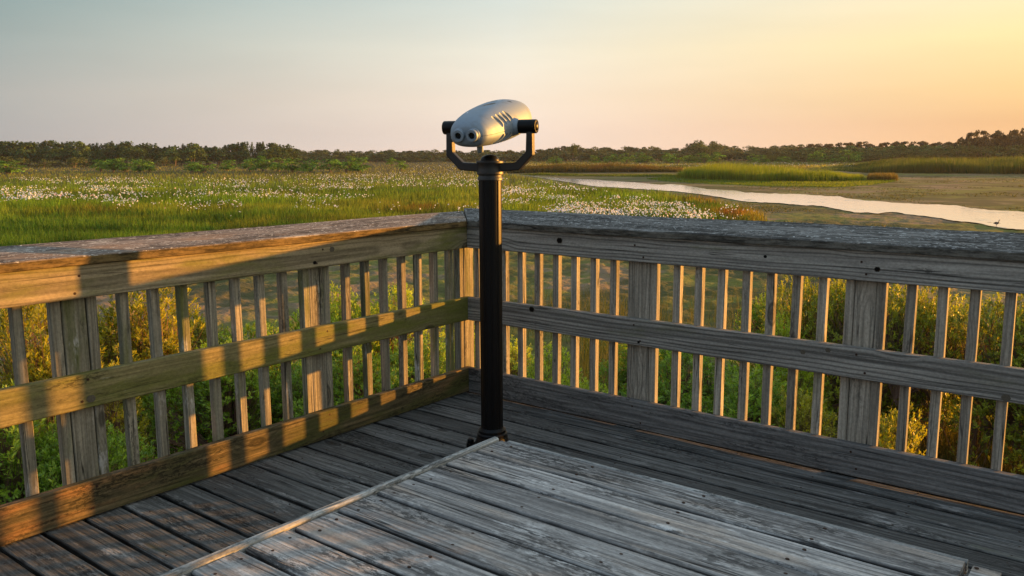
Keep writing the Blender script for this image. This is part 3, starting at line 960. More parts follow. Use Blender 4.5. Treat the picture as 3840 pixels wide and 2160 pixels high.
def build_water():
    upx = np.array([(1960, 657), (2049, 663), (2164, 669), (2273, 679.5), (2428, 688), (2583, 699), (2700, 707), (2793, 718), (2999, 731), (3226, 752), (3418, 766), (3587, 775), (3707, 793), (3840, 801), (4300, 842), (5200, 905)], float)
    lox = np.array([(1960, 658), (2049, 672), (2074, 676), (2179, 693), (2304, 704), (2428, 716), (2600, 731), (2759, 747), (2879, 762), (3000, 774), (3206, 794), (3394, 811), (3563, 830), (3707, 847), (3840, 858), (4300, 905), (5200, 985)], float)
    xs = np.linspace(1962, 5150, 420)
    jit = lambda s, a: (fbm(xs / 140.0 + s, xs * 0 + s, 6) - .5) * a
    u = np.interp(xs, upx[:, 0], upx[:, 1]) + jit(3, 24) * np.clip((xs - 1962) / 500, .15, 1)
    lw = np.interp(xs, lox[:, 0], lox[:, 1]) + jit(9, 26) * np.clip((xs - 1962) / 500, .15, 1)
    pu, _ = ground_at(xs, u); pl, _ = ground_at(xs, lw)
    rows = 7
    V = np.concatenate([pu + (pl - pu) * (k / (rows - 1)) for k in range(rows)])
    V[:, 2] = ZG + rise(np.hypot(V[:, 0] - CAM[0], V[:, 1] - CAM[1])) + .075
    n = len(xs)
    i, j = np.meshgrid(np.arange(rows - 1), np.arange(n - 1), indexing='ij')
    Fq = np.stack([i * n + j, (i + 1) * n + j, (i + 1) * n + j + 1, i * n + j + 1], -1).reshape(-1, 4)
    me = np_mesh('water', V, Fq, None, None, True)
    n_ = N('still channel water')
    g = n_.new('ShaderNodeNewGeometry').outputs['Position']
    w1 = n_.noise(g, .5, 4, .6); w2 = n_.noise(g, 3.0, 3, .6)
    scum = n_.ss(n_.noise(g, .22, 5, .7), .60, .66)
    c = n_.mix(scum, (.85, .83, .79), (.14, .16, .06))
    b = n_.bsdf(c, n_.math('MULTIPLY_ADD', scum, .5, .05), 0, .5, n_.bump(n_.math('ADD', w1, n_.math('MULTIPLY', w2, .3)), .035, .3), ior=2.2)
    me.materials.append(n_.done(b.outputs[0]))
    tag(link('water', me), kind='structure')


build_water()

# ----------------------------------------------------------------------------
# grass
# ----------------------------------------------------------------------------
def blades(P, H, Wd, col, lean=.25, tipcol=None, simple=False):
    n = len(P)
    az = rng.uniform(0, 2 * np.pi, n)
    wv = np.stack([np.cos(az), np.sin(az), np.zeros(n)], 1) * (Wd[:, None] / 2)
    la = rng.uniform(0, 2 * np.pi, n); lm = np.abs(rng.normal(0, lean, n)) * H
    lv = np.stack([np.cos(la) * lm, np.sin(la) * lm, np.zeros(n)], 1)
    up = np.zeros((n, 3)); up[:, 2] = H
    tc = col if tipcol is None else tipcol
    if simple:
        V = np.stack([P - wv, P + wv, P + up + lv], 1)
        idx = np.arange(n)[:, None] * 3
        Fc = idx + np.array([[0, 1, 2]])
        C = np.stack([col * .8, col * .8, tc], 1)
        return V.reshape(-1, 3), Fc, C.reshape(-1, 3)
    mid = P + up * .55 + lv * .28
    V = np.stack([P - wv, P + wv, mid - wv * .8, mid + wv * .8, P + up * .97 + lv], 1)
    idx = np.arange(n)[:, None] * 5
    Fc = np.concatenate([idx + np.array([[0, 1, 3]]), idx + np.array([[0, 3, 2]]), idx + np.array([[2, 3, 4]])])
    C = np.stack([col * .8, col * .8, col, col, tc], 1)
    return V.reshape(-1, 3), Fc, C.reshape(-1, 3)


def sample_poly(poly, n, h=0.0):
    poly = np.asarray(poly, float)
    lo = poly.min(0); hi = poly.max(0)
    out = []
    tot = 0
    while tot < n:
        q = rng.uniform(lo, hi, (n * 2, 2))
        q = q[in_poly(q[:, 0], q[:, 1], poly)]
        out.append(q); tot += len(q)
    q = np.concatenate(out)[:n]
    P, d = ground_at(q[:, 0], q[:, 1], h)
    return q, P, d


def stuff(name, V, Fc, C, mat, label=None, cat=None):
    o = link(name, np_mesh(name, V, Fc, mat, C))
    tag(o, label, cat, kind='stuff')
    return o


GREEN = np.array((.105, .215, .022)); DGREEN = np.array((.045, .115, .018)); OLIVE = np.array((.145, .21, .030))
GOLD = np.array((.17, .15, .025)); REDBR = np.array((.15, .070, .022)); TAN = np.array((.22, .17, .085)); LIME = np.array((.13, .21, .012))


def meadow_col(q, P):
    x, y = q[:, 0], q[:, 1]
    n1 = fbm(P[:, 0] / 14, P[:, 1] / 14, 3); n2 = fbm(P[:, 0] / 4 + 50, P[:, 1] / 4, 3); n3 = fbm(P[:, 0] / 30 + 9, P[:, 1] / 30 + 70, 2)
    def ss(v, a, b):
        t = np.clip((v - a) / (b - a), 0, 1); return (t * t * (3 - 2 * t))[:, None]
    c = GREEN + (OLIVE - GREEN) * ss(n1, .35, .65)
    c = c + (DGREEN - c) * ss(n3, .5, .7) * .8
    # far zone paler, with tan seed heads
    far = ss(-y, -690, -640)
    c = c + (np.array((.22, .235, .075)) - c) * far * .75
    c = c + (TAN - c) * far * ss(n2, .58, .72) * .6
    # rust band in front of the flowers and the gold strip
    def blob(cx, cy, rx, ry): return np.exp(-((x - cx) / rx) ** 2 - ((y - cy) / ry) ** 2)[:, None]
    c = c + (REDBR - c) * np.clip(blob(1600, 800, 200, 18) * .9 + blob(200, 815, 420, 14) * .5 + blob(2760, 815, 90, 30) * 1.2 + blob(1900, 700, 90, 10) * .5 + blob(2660, 765, 130, 10) * .9, 0, 1) * ss(n2, .3, .6)
    c = c + (GOLD - c) * np.clip(blob(300, 835, 420, 16) * .4 + blob(1100, 880, 420, 45) * .6 + blob(2850, 830, 60, 22), 0, 1) * ss(n2, .25, .6)
    c = c + (DGREEN - c) * np.clip(blob(250, 940, 520, 80) * .95, 0, 1)
    c = c + (LIME - c) * np.clip(blob(1460, 850, 130, 14) * .8 + blob(2150, 700, 160, 7) * .5, 0, 1) * ss(n2, .3, .6)
    n4 = fbm(P[:, 0] / 5 + 91, P[:, 1] / 2.2 + 13, 3)[:, None]
    return c * (.35 + 1.3 * n4) * rng.uniform(.45, 1.55, (len(q), 1))


def build_meadow():
    Vs, Fs, Cs = [], [], []
    off = 0

    def put(V, Fc, C):
        nonlocal off
        Vs.append(V); Fs.append(Fc + off); Cs.append(C); off += len(V)
    near = [(-500, 1020), (0, 990), (1000, 935), (1900, 890), (2500, 862), (2880, 842), (2800, 795), (2600, 752), (2304, 720), (2000, 720), (-500, 720)]
    q, P, d = sample_poly(near, 110000)
    H = rng.uniform(.75, 1.35, len(q)) * (0.45 + 1.2 * fbm(P[:, 0] / 5, P[:, 1] / 5)) * np.where(q[:, 0] > 2500, .85, 1)
    c = meadow_col(q, P)
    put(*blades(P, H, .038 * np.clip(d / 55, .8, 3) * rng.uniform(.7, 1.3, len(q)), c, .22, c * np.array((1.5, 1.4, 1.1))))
    q, P, d = sample_poly(MEADOW[:-2] + [(1900, 600), (-600, 600)], 120000)
    k = q[:, 1] < 730
    q, P, d = q[k], P[k], d[k]
    H = rng.uniform(.7, 1.4, len(q)) * (0.8 + .6 * fbm(P[:, 0] / 15, P[:, 1] / 15)) * np.clip(d / 160, 1, 1.5) * np.clip(1.25 - d / 380, .28, 1)
    c = meadow_col(q, P)
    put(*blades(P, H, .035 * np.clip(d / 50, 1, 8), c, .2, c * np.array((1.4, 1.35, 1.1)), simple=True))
    stuff('meadow_grass', np.concatenate(Vs), np.concatenate(Fs), np.concatenate(Cs), GRASS, 'green and rust coloured marsh grass filling the meadow', 'grass')


build_meadow()


def reed_bed(name, poly, n, h, cols, label, dmin=1.0, lean=.10, wd=.05, tip=(1.5, 1.4, 1.1), prof=None):
    q, P, d = sample_poly(poly, n)
    H = rng.uniform(.6, 1.1, n) * h * (.45 + 1.1 * fbm(P[:, 0] / 11, P[:, 1] / 11))
    if prof: H = H * np.interp(q[:, 0], prof[0], prof[1])
    t = np.clip((fbm(P[:, 0] / 8 + 40, P[:, 1] / 8, 3) - .3) / .4, 0, 1)[:, None]
    c = (np.array(cols[0]) * (1 - t) + np.array(cols[1]) * t) * rng.uniform(.65, 1.35, (n, 1))
    V, Fc, C = blades(P, H, wd * np.clip(d / 80, .8, 6), c, lean, c * np.array(tip), simple=True)
    stuff(name, V, Fc, C, GRASS, label, 'reeds')


reed_bed('island_reeds', [(2535, 668), (2600, 672), (2700, 676), (2792, 678), (3033, 683), (3226, 679), (3240, 668), (2900, 656), (2600, 657)], 26000, 3.2, [(.085, .155, .012), (.15, .21, .018)], 'bright lime green reeds standing on the islet beyond the channel', prof=([2535, 2570, 2650, 2850, 2960, 3040, 3110, 3180, 3240], [.55, .85, 1.15, 1.1, .95, .65, .75, .55, .5]))
reed_bed('island_brown_reeds', [(3250, 678), (3368, 678), (3350, 668), (3260, 668)], 2500, 1.6, [(.085, .060, .022), (.085, .085, .02)], 'rusty brown reed tuft at the tip of the islet')
reed_bed('island_ground_cover', ISLE, 22000, .40, [(.070, .14, .012), (.12, .18, .016)], 'low bright green cover round the foot of the islet', lean=.5)
reed_bed('brown_reed_edge', [(1900, 650), (2100, 647), (2300, 646), (2560, 645), (2560, 634), (1900, 634)], 22000, 2.6, [(.085, .055, .020), (.055, .072, .022)], 'brown and olive reeds along the far mud edge left of the islet', tip=(1.2, 1.1, 1), prof=([1900, 2000, 2200, 2420, 2560], [.6, .9, 1, .85, .5]))
reed_bed('tall_reed_bank', [(3120, 640), (3240, 648), (3500, 651), (3900, 653), (4600, 655), (4600, 622), (3120, 622)], 44000, 3.6, [(.036, .070, .014), (.070, .100, .024)], 'tall dark green reed bank beyond the mudflat', prof=([3120, 3200, 3300, 3420, 3600, 4600], [.15, .35, .8, 1, 1.05, 1]), tip=(1.35, 1.4, 1.1))
reed_bed('rear_reed_bank', [(2850, 607), (3840, 603), (4600, 601), (4600, 596), (3840, 598), (2850, 602)], 26000, 3.6, [(.045, .070, .016), (.085, .10, .03)], 'second lower reed bank before the wooded ridge')
reed_bed('mud_edge_plants', [(1950, 657), (2050, 653), (2250, 657), (2500, 656), (2560, 660), (2480, 664), (2200, 661)], 5000, .6, [(.05, .10, .015), (.08, .13, .02)], 'thin line of low green plants on the far mud', lean=.4)

q, P, d = sample_poly([(1950, 690), (2300, 740), (2600, 775), (2900, 850), (3840, 905), (4400, 960), (4400, 660), (3300, 655), (3250, 700), (2500, 700)], 26000)
k = (fbm(P[:, 0] / 16 + 3, P[:, 1] / 16 + 8, 4) > .53) & ~in_poly(q[:, 0], q[:, 1], [(1960, 650)] + [(2273, 674), (2700, 700), (3226, 744), (3840, 792), (4600, 850), (4600, 930), (3840, 868), (3206, 804), (2600, 740), (2074, 684)])
q, P, d = q[k], P[k], d[k]
c = (np.array((.050, .062, .014)) + rng.random((len(q), 1)) * np.array((.05, .045, .012)))
V, Fc, C = blades(P, rng.uniform(.06, .20, len(q)), .10 * rng.uniform(.6, 1.6, len(q)) * np.clip(d / 90, 1, 3), c, .6, c * 1.2, simple=True)
stuff('mud_weeds', V, Fc, C, GRASS, 'low dark weeds scattered in patches over the open mudflat', 'weeds')

# far meadow between the reeds and the ridge: patchy grass
q, P, d = sample_poly([(1900, 634), (2560, 640), (3235, 640), (3235, 622), (4600, 622), (4600, 600), (1900, 602)], 42000)
H = rng.uniform(.4, .9, len(q))
c = meadow_col(q, P)
V, Fc, C = blades(P, H, .22 * rng.uniform(.7, 1.4, len(q)), c, .2, c * np.array((1.35, 1.3, 1.1)), simple=True)
stuff('far_meadow_grass', V, Fc, C, GRASS, 'pale green grass at the foot of the wooded ridge', 'grass')

# ----------------------------------------------------------------------------
# white mallow flowers
# ----------------------------------------------------------------------------
def flower_geo(P, r, nrm):
    """five petal cups: fans of 8 triangles"""
    n = len(P)
    nrm = nrm / np.linalg.norm(nrm, axis=1, keepdims=True)
    a = np.cross(nrm, np.array((.3, .2, .9))); a /= np.linalg.norm(a, axis=1, keepdims=True)
    b = np.cross(nrm, a)
    k = 8
    ang = np.arange(k) * 2 * np.pi / k
    rr = 1 + .12 * np.cos(ang * 4)
    ring = P[:, None] + (a[:, None] * np.cos(ang)[None, :, None] + b[:, None] * np.sin(ang)[None, :, None]) * (r[:, None, None] * rr[None, :, None]) + nrm[:, None] * (r[:, None, None] * .35)
    V = np.concatenate([P[:, None], ring], 1)
    Fc = np.array([[0, 1 + i, 1 + (i + 1) % k] for i in range(k)])
    Fc = (np.arange(n)[:, None, None] * (k + 1) + Fc[None]).reshape(-1, 3)
    return V.reshape(-1, 3), Fc


PETAL = leafmat('mallow petal', .35, .6, .2, (1, 1, 1, 1))
zones = [
    ([(1690, 790), (1750, 770), (1860, 665), (2071, 682), (2258, 712), (2485, 742), (2651, 778), (2690, 806), (2560, 812), (2200, 800), (1905, 790)], 2300, .42),
    ([(2690, 760), (2830, 775), (2850, 815), (2700, 805)], 40, .2),
    ([(30, 662), (540, 660), (560, 682), (30, 684)], 270, .45),
    ([(0, 697), (490, 695), (520, 748), (0, 752)], 640, .40),
    ([(270, 668), (920, 665), (940, 735), (300, 735)], 620, .45),
    ([(870, 655), (1400, 648), (1400, 735), (880, 735)], 560, .47),
    ([(420, 748), (910, 746), (910, 800), (420, 800)], 120, .5),
    ([(1105, 741), (1280, 741), (1280, 773), (1105, 773)], 55, .35),
    ([(1200, 647), (1800, 642), (1830, 700), (1200, 700)], 800, .45),
    ([(1530, 612), (1790, 610), (1790, 640), (1530, 640)], 130, .4),
    ([(1380, 745), (1690, 760), (1690, 790), (1380, 790)], 14, .3),
    ([(1960, 611), (2670, 609), (2670, 623), (1960, 625)], 330, .42),
    ([(2600, 608), (3210, 606), (3210, 622), (2600, 626)], 330, .42),
    ([(3600, 585), (3840, 583), (3840, 592), (3600, 592)], 40, .3), ([(3560, 598), (3840, 596), (3840, 618), (3560, 618)], 26, .3)]
FP, FD = [], []
for poly, n, thr in zones:
    q, P, d = sample_poly(poly, n * 3, 1.25)
    w = fbm(P[:, 0] / 5 + 5, P[:, 1] / 5 + 3, 4)
    k = np.argsort(-(w + rng.uniform(0, .16, len(w))))[:n]
    P = P[k]; P[:, 2] += 1.25 + rng.uniform(-.35, .15, n) + (.5 if False else 0)
    FP.append(P); FD.append(d[k])
FP = np.concatenate(FP); FD = np.concatenate(FD)
o_ = np.argsort(FD)
FP, FD = FP[o_], FD[o_]
FR = rng.uniform(.040, .086, len(FP)) * np.clip(FD / 95, .95, 1.45)
FN = rng.normal(0, .5, (len(FP), 3)) + np.array((.25, -.15, .75)) + np.stack([(CAM[0] - FP[:, 0]) / FD, (CAM[1] - FP[:, 1]) / FD, FD * 0], 1) * .6
pink = rng.random(len(FP)) < .07
FC = np.where(pink[:, None], np.array((.75, .48, .52)), np.array((.92, .92, .92))) * rng.uniform(.9, 1.05, (len(FP), 1))
K = 300
V, Fc = flower_geo(FP[K:], FR[K:], FN[K:])
stuff('white_mallow_flowers', V, Fc, np.repeat(FC[K:], 9, 0), PETAL, 'countless white mallow blooms farther out in the meadow', 'flowers')
# the 300 nearest as single blooms on their stems
protos = []
for j in range(6):
    nr = np.array([FN[j * 7]]); nr = nr / np.linalg.norm(nr)
    V, Fc = flower_geo(np.zeros((1, 3)), np.array([.072]), nr)
    Vb, Fb, Cb = blades(np.array([[0, 0, -1.15]] * 3) + rng.normal(0, .02, (3, 3)), np.array([1.12] * 3), np.array([.02] * 3), np.array([GREEN] * 3), .02)
    base = (.75, .47, .52) if j == 5 else (.92, .92, .92)
    me = np_mesh('mallow_flower', np.concatenate([V, Vb]), np.concatenate([Fc, Fb + len(V)]), PETAL, np.concatenate([np.repeat([base], 9, 0), Cb]))
    protos.append(me)
for i in range(K):
    j = 5 if pink[i] else i % 5
    o = link('mallow_flower', protos[j])
    o.location = FP[i]; o.rotation_euler = (0, 0, rng.uniform(-1, 1)); s = FR[i] / .072
    o.scale = (s, s, s)
    tag(o, 'pale pink mallow bloom on a green stem near the front of the meadow' if j == 5 else 'white mallow bloom on a green stem near the front of the meadow', 'flower',
        'pink mallow blooms in the near meadow' if j == 5 else 'white mallow blooms in the near meadow')

# ----------------------------------------------------------------------------
# trees and bushes of the far ridge
# ----------------------------------------------------------------------------
def leaf_quads(C_, size, nrm, colr):
    n = len(C_)
    nrm = nrm + rng.normal(0, .55, (n, 3)); nrm /= np.linalg.norm(nrm, axis=1, keepdims=True)
    a = np.cross(nrm, rng.normal(0, 1, (n, 3))); a /= np.linalg.norm(a, axis=1, keepdims=True)
    b = np.cross(nrm, a)
    s1 = size * rng.uniform(.6, 1.3, n); s2 = size * rng.uniform(.35, .8, n)
    V = np.stack([C_ + a * s1[:, None], C_ + b * s2[:, None], C_ - a * s1[:, None], C_ - b * s2[:, None]], 1)
    Fc = np.arange(n * 4).reshape(n, 4)
    return V.reshape(-1, 3), Fc, np.repeat(colr, 4, 0)


def tubes(segs, n=5):
    """segs: list of (p0,p1,r0,r1)"""
    V, Fq = [], []
    for p0, p1, r0, r1 in segs:
        p0 = np.array(p0, float); p1 = np.array(p1, float)
        d = p1 - p0; L = np.linalg.norm(d); d = d / max(L, 1e-6)
        a = np.cross(d, (.31, .17, .93) if abs(d[2]) < .9 else (1, .2, 0)); a /= np.linalg.norm(a); b = np.cross(d, a)
        i0 = len(V)
        for (p, r) in ((p0, r0), (p1, r1)):
            for k in range(n):
                t = 6.2832 * k / n
                V.append(p + (a * math.cos(t) + b * math.sin(t)) * r)
        for k in range(n):
            Fq.append((i0 + k, i0 + (k + 1) % n, i0 + n + (k + 1) % n, i0 + n + k))
    return np.array(V), np.array(Fq)


def crown_mesh(kind, seed, cols):
    """unit crown: about 1 high, 1 wide, standing on z=0"""
    global rng
    keep = rng; rng = np.random.default_rng(seed)
    lumps = []
    if kind == 'cedar':       # ragged cone with several leaning tops
        for _ in range(5):
            bx, by = rng.uniform(-.25, .25, 2); top = rng.uniform(.78, 1.06); w = rng.uniform(.26, .38)
            lx, ly = rng.uniform(-.10, .10, 2)
            for z in np.linspace(.22, top, 15):
                r = w * (1 - (z - .2) / (top - .15)) ** 1.0 * rng.uniform(.7, 1.25) + .012
                lumps.append((bx + lx * z, by + ly * z, z, r, .06))
    elif kind == 'round':
        for _ in range(20):
            a = rng.uniform(0, 6.28); rr = rng.uniform(0, .36); z = rng.uniform(.3, .82)
            lumps.append((rr * math.cos(a), rr * math.sin(a), z * (1 - .35 * (rr / .36) ** 2), rng.uniform(.12, .22), .15))
    elif kind == 'bush':
        for _ in range(26):
            a = rng.uniform(0, 6.28); rr = rng.uniform(0, .42); z = rng.uniform(.1, .78) * (1 - .45 * (rr / .42) ** 2)
            lumps.append((rr * math.cos(a), rr * math.sin(a), z, rng.uniform(.12, .2), .13))
    else:                     # windswept flat topped
        for _ in range(26):
            u = rng.uniform(-.5, .5); z = .30 + .62 * (u + .5) ** .55 - rng.uniform(0, .42)
            lumps.append((u, rng.uniform(-.3, .3), z, rng.uniform(.08, .17), .08))
    lumps = np.array(lumps)
    per = 900 // len(lumps) + 6 if kind != 'bush' else 500 // len(lumps) + 6
    n = per * len(lumps)
    L = np.repeat(lumps, per, 0)
    dv = rng.normal(0, 1, (n, 3)); dv /= np.linalg.norm(dv, axis=1, keepdims=True)
    dv[:, 2] = np.where(dv[:, 2] < -.3, -dv[:, 2], dv[:, 2])
    rad = rng.uniform(.55, 1.08, n) ** .6
    C_ = L[:, :3] + dv * np.stack([L[:, 3], L[:, 3], L[:, 3] * (.75 if kind != 'cedar' else .5)], 1) * rad[:, None]
    tone = np.repeat(rng.uniform(.6, 1.4, len(lumps)), per)[:, None] * rng.uniform(.7, 1.3, (n, 1))
    mix = np.repeat(rng.random(len(lumps)), per)[:, None]
    colr = (np.array(cols[0]) * (1 - mix) + np.array(cols[1]) * mix) * tone
    V, Fc, C = leaf_quads(C_, .044 if kind != 'cedar' else .032, dv, colr)
    V[:, 2] /= np.percentile(V[:, 2], 99.3)
    V[:, :2] *= .5 / np.percentile(np.hypot(V[:, 0], V[:, 1]), 96)
    V[:, 2] = np.maximum(V[:, 2], .01)
    me = np_mesh('crown', V, Fc, NEEDLE, C)
    segs = []
    for k in range(3 if kind != 'bush' else 4):
        a = rng.uniform(0, 6.28); sp = rng.uniform(.05, .22)
        p0 = (.03 * math.cos(a), .03 * math.sin(a), -.03); p1 = (sp * math.cos(a) * .6, sp * math.sin(a) * .6, .3); p2 = (sp * 1.4 * math.cos(a), sp * 1.4 * math.sin(a), .68)
        segs += [(p0, p1, .022, .016), (p1, p2, .016, .006)]
    tv, tf = tubes(segs)
    tm = np_mesh('trunk', tv, tf, BARK)
    rng = keep
    return me, tm


LIB = {
    'cedar': [crown_mesh('cedar', 11 + i, [(.024, .066, .020), (.052, .104, .030)]) for i in range(4)],
    'mround': [crown_mesh('round', 151 + i, [(.044, .078, .026), (.090, .126, .042)]) for i in range(4)],
    'dround': [crown_mesh('round', 131 + i, [(.034, .074, .020), (.074, .125, .032)]) for i in range(4)],
    'round': [crown_mesh('round', 31 + i, [(.055, .105, .028), (.10, .155, .046)]) for i in range(4)],
    'bush': [crown_mesh('bush', 51 + i, [(.050, .145, .016), (.150, .300, .034)]) for i in range(4)],
    'darkbush': [crown_mesh('bush', 71 + i, [(.062, .095, .024), (.100, .125, .034)]) for i in range(3)],
    'wind': [crown_mesh('wind', 91 + i, [(.048, .045, .024), (.082, .072, .036)]) for i in range(3)]}
TREES = []


def tree(name, kind, px, dist, ytop, wpx, label, group, cat, flip=None, zb=0.0):
    me, tm = LIB[kind][len(TREES) % len(LIB[kind])]
    p = at_dist(px, dist)
    ztop = z_of(px, ytop, dist)
    h = max(ztop - p[2] + zb, 1.0)
    w = wpx / F * dist
    root = empty(name, p, 0)
    root.location[2] -= zb
    tag(root, label, cat, group)
    c = link('crown', me, root); t = link('trunk', tm, root)
    root.rotation_euler = (0, 0, (math.atan2(RT[1], RT[0]) + rng.uniform(-.3, .3)) if kind == 'wind' else rng.uniform(0, 6.28))
    sx = w * rng.uniform(.9, 1.1)
    root.scale = (sx, sx * rng.uniform(.8, 1.0), h)
    TREES.append(root)
    return root


SKY = np.array([(-300, 534), (0, 533), (60, 528), (130, 531), (205, 530), (300, 533), (340, 548), (352, 556), (375, 536), (430, 530), (520, 541), (600, 546), (640, 550), (660, 556), (700, 541), (723, 536), (760, 541), (800, 552), (880, 541), (930, 534), (1000, 535), (1060, 541), (1085, 556), (1150, 562), (1210, 564), (1270, 556), (1300, 566), (1450, 560), (1560, 566), (1640, 560), (1720, 566), (1900, 562), (2020, 557), (2100, 553), (2150, 541), (2190, 553), (2300, 551), (2420, 549), (2500, 554), (2570, 551), (2620, 529), (2660, 531), (2685, 535), (2710, 548), (2850, 549), (2960, 544), (3030, 537), (3100, 538), (3190, 532), (3280, 539), (3345, 529), (3420, 532), (3500, 531), (3570, 533), (3600, 505), (3640, 491), (3655, 508), (3700, 492), (3760, 489), (3840, 483), (3950, 485), (4200, 500)])
sky_y = lambda px: float(np.interp(px, SKY[:, 0], SKY[:, 1]))
# left cedar wood, two ranks
for px in np.arange(-260, 1085, 21.0):
    p = px + rng.uniform(-8, 8)
    tree('cedar_tree', 'cedar' if rng.random() < .65 else 'dround', p, 515 + rng.uniform(-10, 18), sky_y(p) + rng.uniform(-5, 8), 84, 'dark cedar with a ragged top in the close wood across the meadow', 'cedars in the wood on the left', 'tree', zb=.3)
for px in np.arange(-230, 1085, 34.0):
    p = px + rng.uniform(-14, 14)
    k = 'cedar' if rng.random() < .5 else 'dround'
    tree('woodland_tree', k, p, 478 + rng.uniform(-10, 10), sky_y(p) + rng.uniform(12, 34), 84, 'lower dark tree along the front edge of the cedar wood', 'lower trees before the cedar wood', 'tree', zb=.3)
tree('round_tree', 'round', 723, 462, 537, 92, 'round crowned pale green tree at the front of the cedar wood with bare trunks below', None, 'tree')
tree('flat_topped_tree', 'round', 305, 466, 531, 70, 'flat topped dark tree at the gap in the cedar wood', None, 'tree')
tree('bare_stemmed_tree', 'round', 655, 460, 551, 62, 'small grey stemmed tree left of the round crowned tree', None, 'tree')
# low scrub under the wood
for px in np.arange(-200, 660, 58.0):
    p = px + rng.uniform(-14, 14)
    tree('scrub_bush', 'darkbush', p, 440 + rng.uniform(-8, 8), 592 + rng.uniform(-6, 16), 66, 'dull brown green scrub at the foot of the cedar wood', 'scrub along the cedar wood', 'bush')
# bright bushes in the meadow
for i, (px, yt, w, yb, lab) in enumerate([(-60, 612, 90, 650, None), (30, 613, 80, 652, 'rounded bright green bush at the far left of the meadow edge'), (375, 607, 62, 645, None), (420, 605, 64, 646, None), (470, 603, 66, 645, 'middle bush of the dense green clump before the cedar wood'),
                                          (520, 607, 60, 646, None), (556, 613, 40, 646, 'small end bush of the dense green clump before the cedar wood'), (718, 616, 58, 648, None), (762, 617, 56, 648, None), (850, 610, 56, 640, None), (935, 602, 60, 643, None), (985, 595, 62, 644, 'brownish taller bush at the head of the long green hedge'),
                                          (1040, 602, 70, 644, None), (1100, 605, 76, 646, None), (1165, 607, 76, 647, None), (1240, 606, 72, 647, None), (1300, 596, 66, 645, None), (1345, 600, 66, 648, 'end bush of the long green hedge nearest the viewer'), (1505, 610, 50, 640, 'lone dark green bush between the hedge and the viewer'), (1470, 600, 36, 622, None)]):
    _, dd = ground_at(px, yb)
    tree('green_bush', 'bush', px, float(dd[0]), yt - 10, w * 1.5, lab or 'bright green bush in the hedge of bushes before the wood', None if lab else 'bushes before the left wood', 'bush')
# middle ridge
for row, (d0, dy, wp) in enumerate(((700, 0, 86), (640, 9, 88), (580, 19, 84))):
    for px in np.arange(1085, 3020, 33.0 if row else 29.0):
        p = px + rng.uniform(-16, 16)
        k = 'mround' if rng.random() < .82 else 'cedar'
        tree('ridge_tree', k, p, d0 + rng.uniform(-12, 12), sky_y(p) + dy + rng.uniform(-1, 6), wp * rng.uniform(.8, 1.3), ['low rounded tree on the skyline of the wooded ridge', 'low tree halfway down the wooded ridge', 'low tree at the foot of the wooded ridge'][row],
             ['skyline trees of the ridge', 'middle trees of the ridge', 'front trees of the ridge'][row], 'tree', zb=.5)
tree('spreading_tree', 'round', 2150, 565, 541, 44, 'taller ragged tree standing above the middle of the ridge', None, 'tree')
tree('big_round_tree', 'round', 2620, 560, 528, 76, 'big dark round tree breaking the skyline above the islet', None, 'tree')
tree('spiky_cedar', 'cedar', 2672, 558, 530, 34, 'thin spiky cedar touching the big dark round tree', None, 'tree')
for (px, yt, w) in [(2085, 590, 60), (2235, 586, 46), (2280, 587, 44), (2300, 580, 40), (2350, 578, 54), (2400, 575, 60), (2420, 584, 56), (2500, 576, 50), (2540, 581, 70), (2600, 585, 60), (2640, 575, 70), (2690, 574, 86), (2820, 581, 48), (2860, 584, 40), (2940, 588, 46), (3070, 567, 60), (3130, 586, 56), (3180, 565, 60), (3210, 570, 50)]:
    tree('green_bush', 'bush', px, 475 + rng.uniform(-12, 12), yt - 3, w * 1.25, 'round pale green bush in front of the wooded ridge', 'pale bushes before the ridge', 'bush', zb=.3)
# right wood
for row, (d0, dy) in enumerate(((570, 0), (540, 14), (510, 30))):
    for px in np.arange(3010, 4300, 31.0):
        p = px + rng.uniform(-14, 14)
        top = max(sky_y(p), 515) if p > 3570 else sky_y(p)
        tree('coastal_tree', ('wind', 'round', 'darkbush')[row], p, d0 + rng.uniform(-10, 10), top + dy + rng.uniform(-2, 7), 86 * rng.uniform(.85, 1.25), ['wind bent dusky tree in the right hand wood', 'rounded dusky tree in the middle of the right wood', 'dark scrub tree along the front of the right wood'][row],
             ['back trees of the right wood', 'middle trees of the right wood', 'front scrub of the right wood'][row], 'tree', zb=.4)
for (px, yt, w, lab) in [(3615, 497, 84, None), (3650, 489, 74, 'first tall wind swept tree where the right skyline steps up'), (3710, 491, 84, None), (3770, 488, 84, None), (3815, 480, 76, 'tallest wind swept tree at the right edge'), (3880, 484, 90, None), (3960, 486, 90, None), (3690, 505, 76, None), (3790, 500, 90, None)]:
    tree('windswept_tree', 'wind', px, 525 + rng.uniform(-6, 6), yt, w, lab or 'tall wind swept tree with a see through crown at the right', None if lab else 'tall wind swept trees', 'tree', zb=.3)

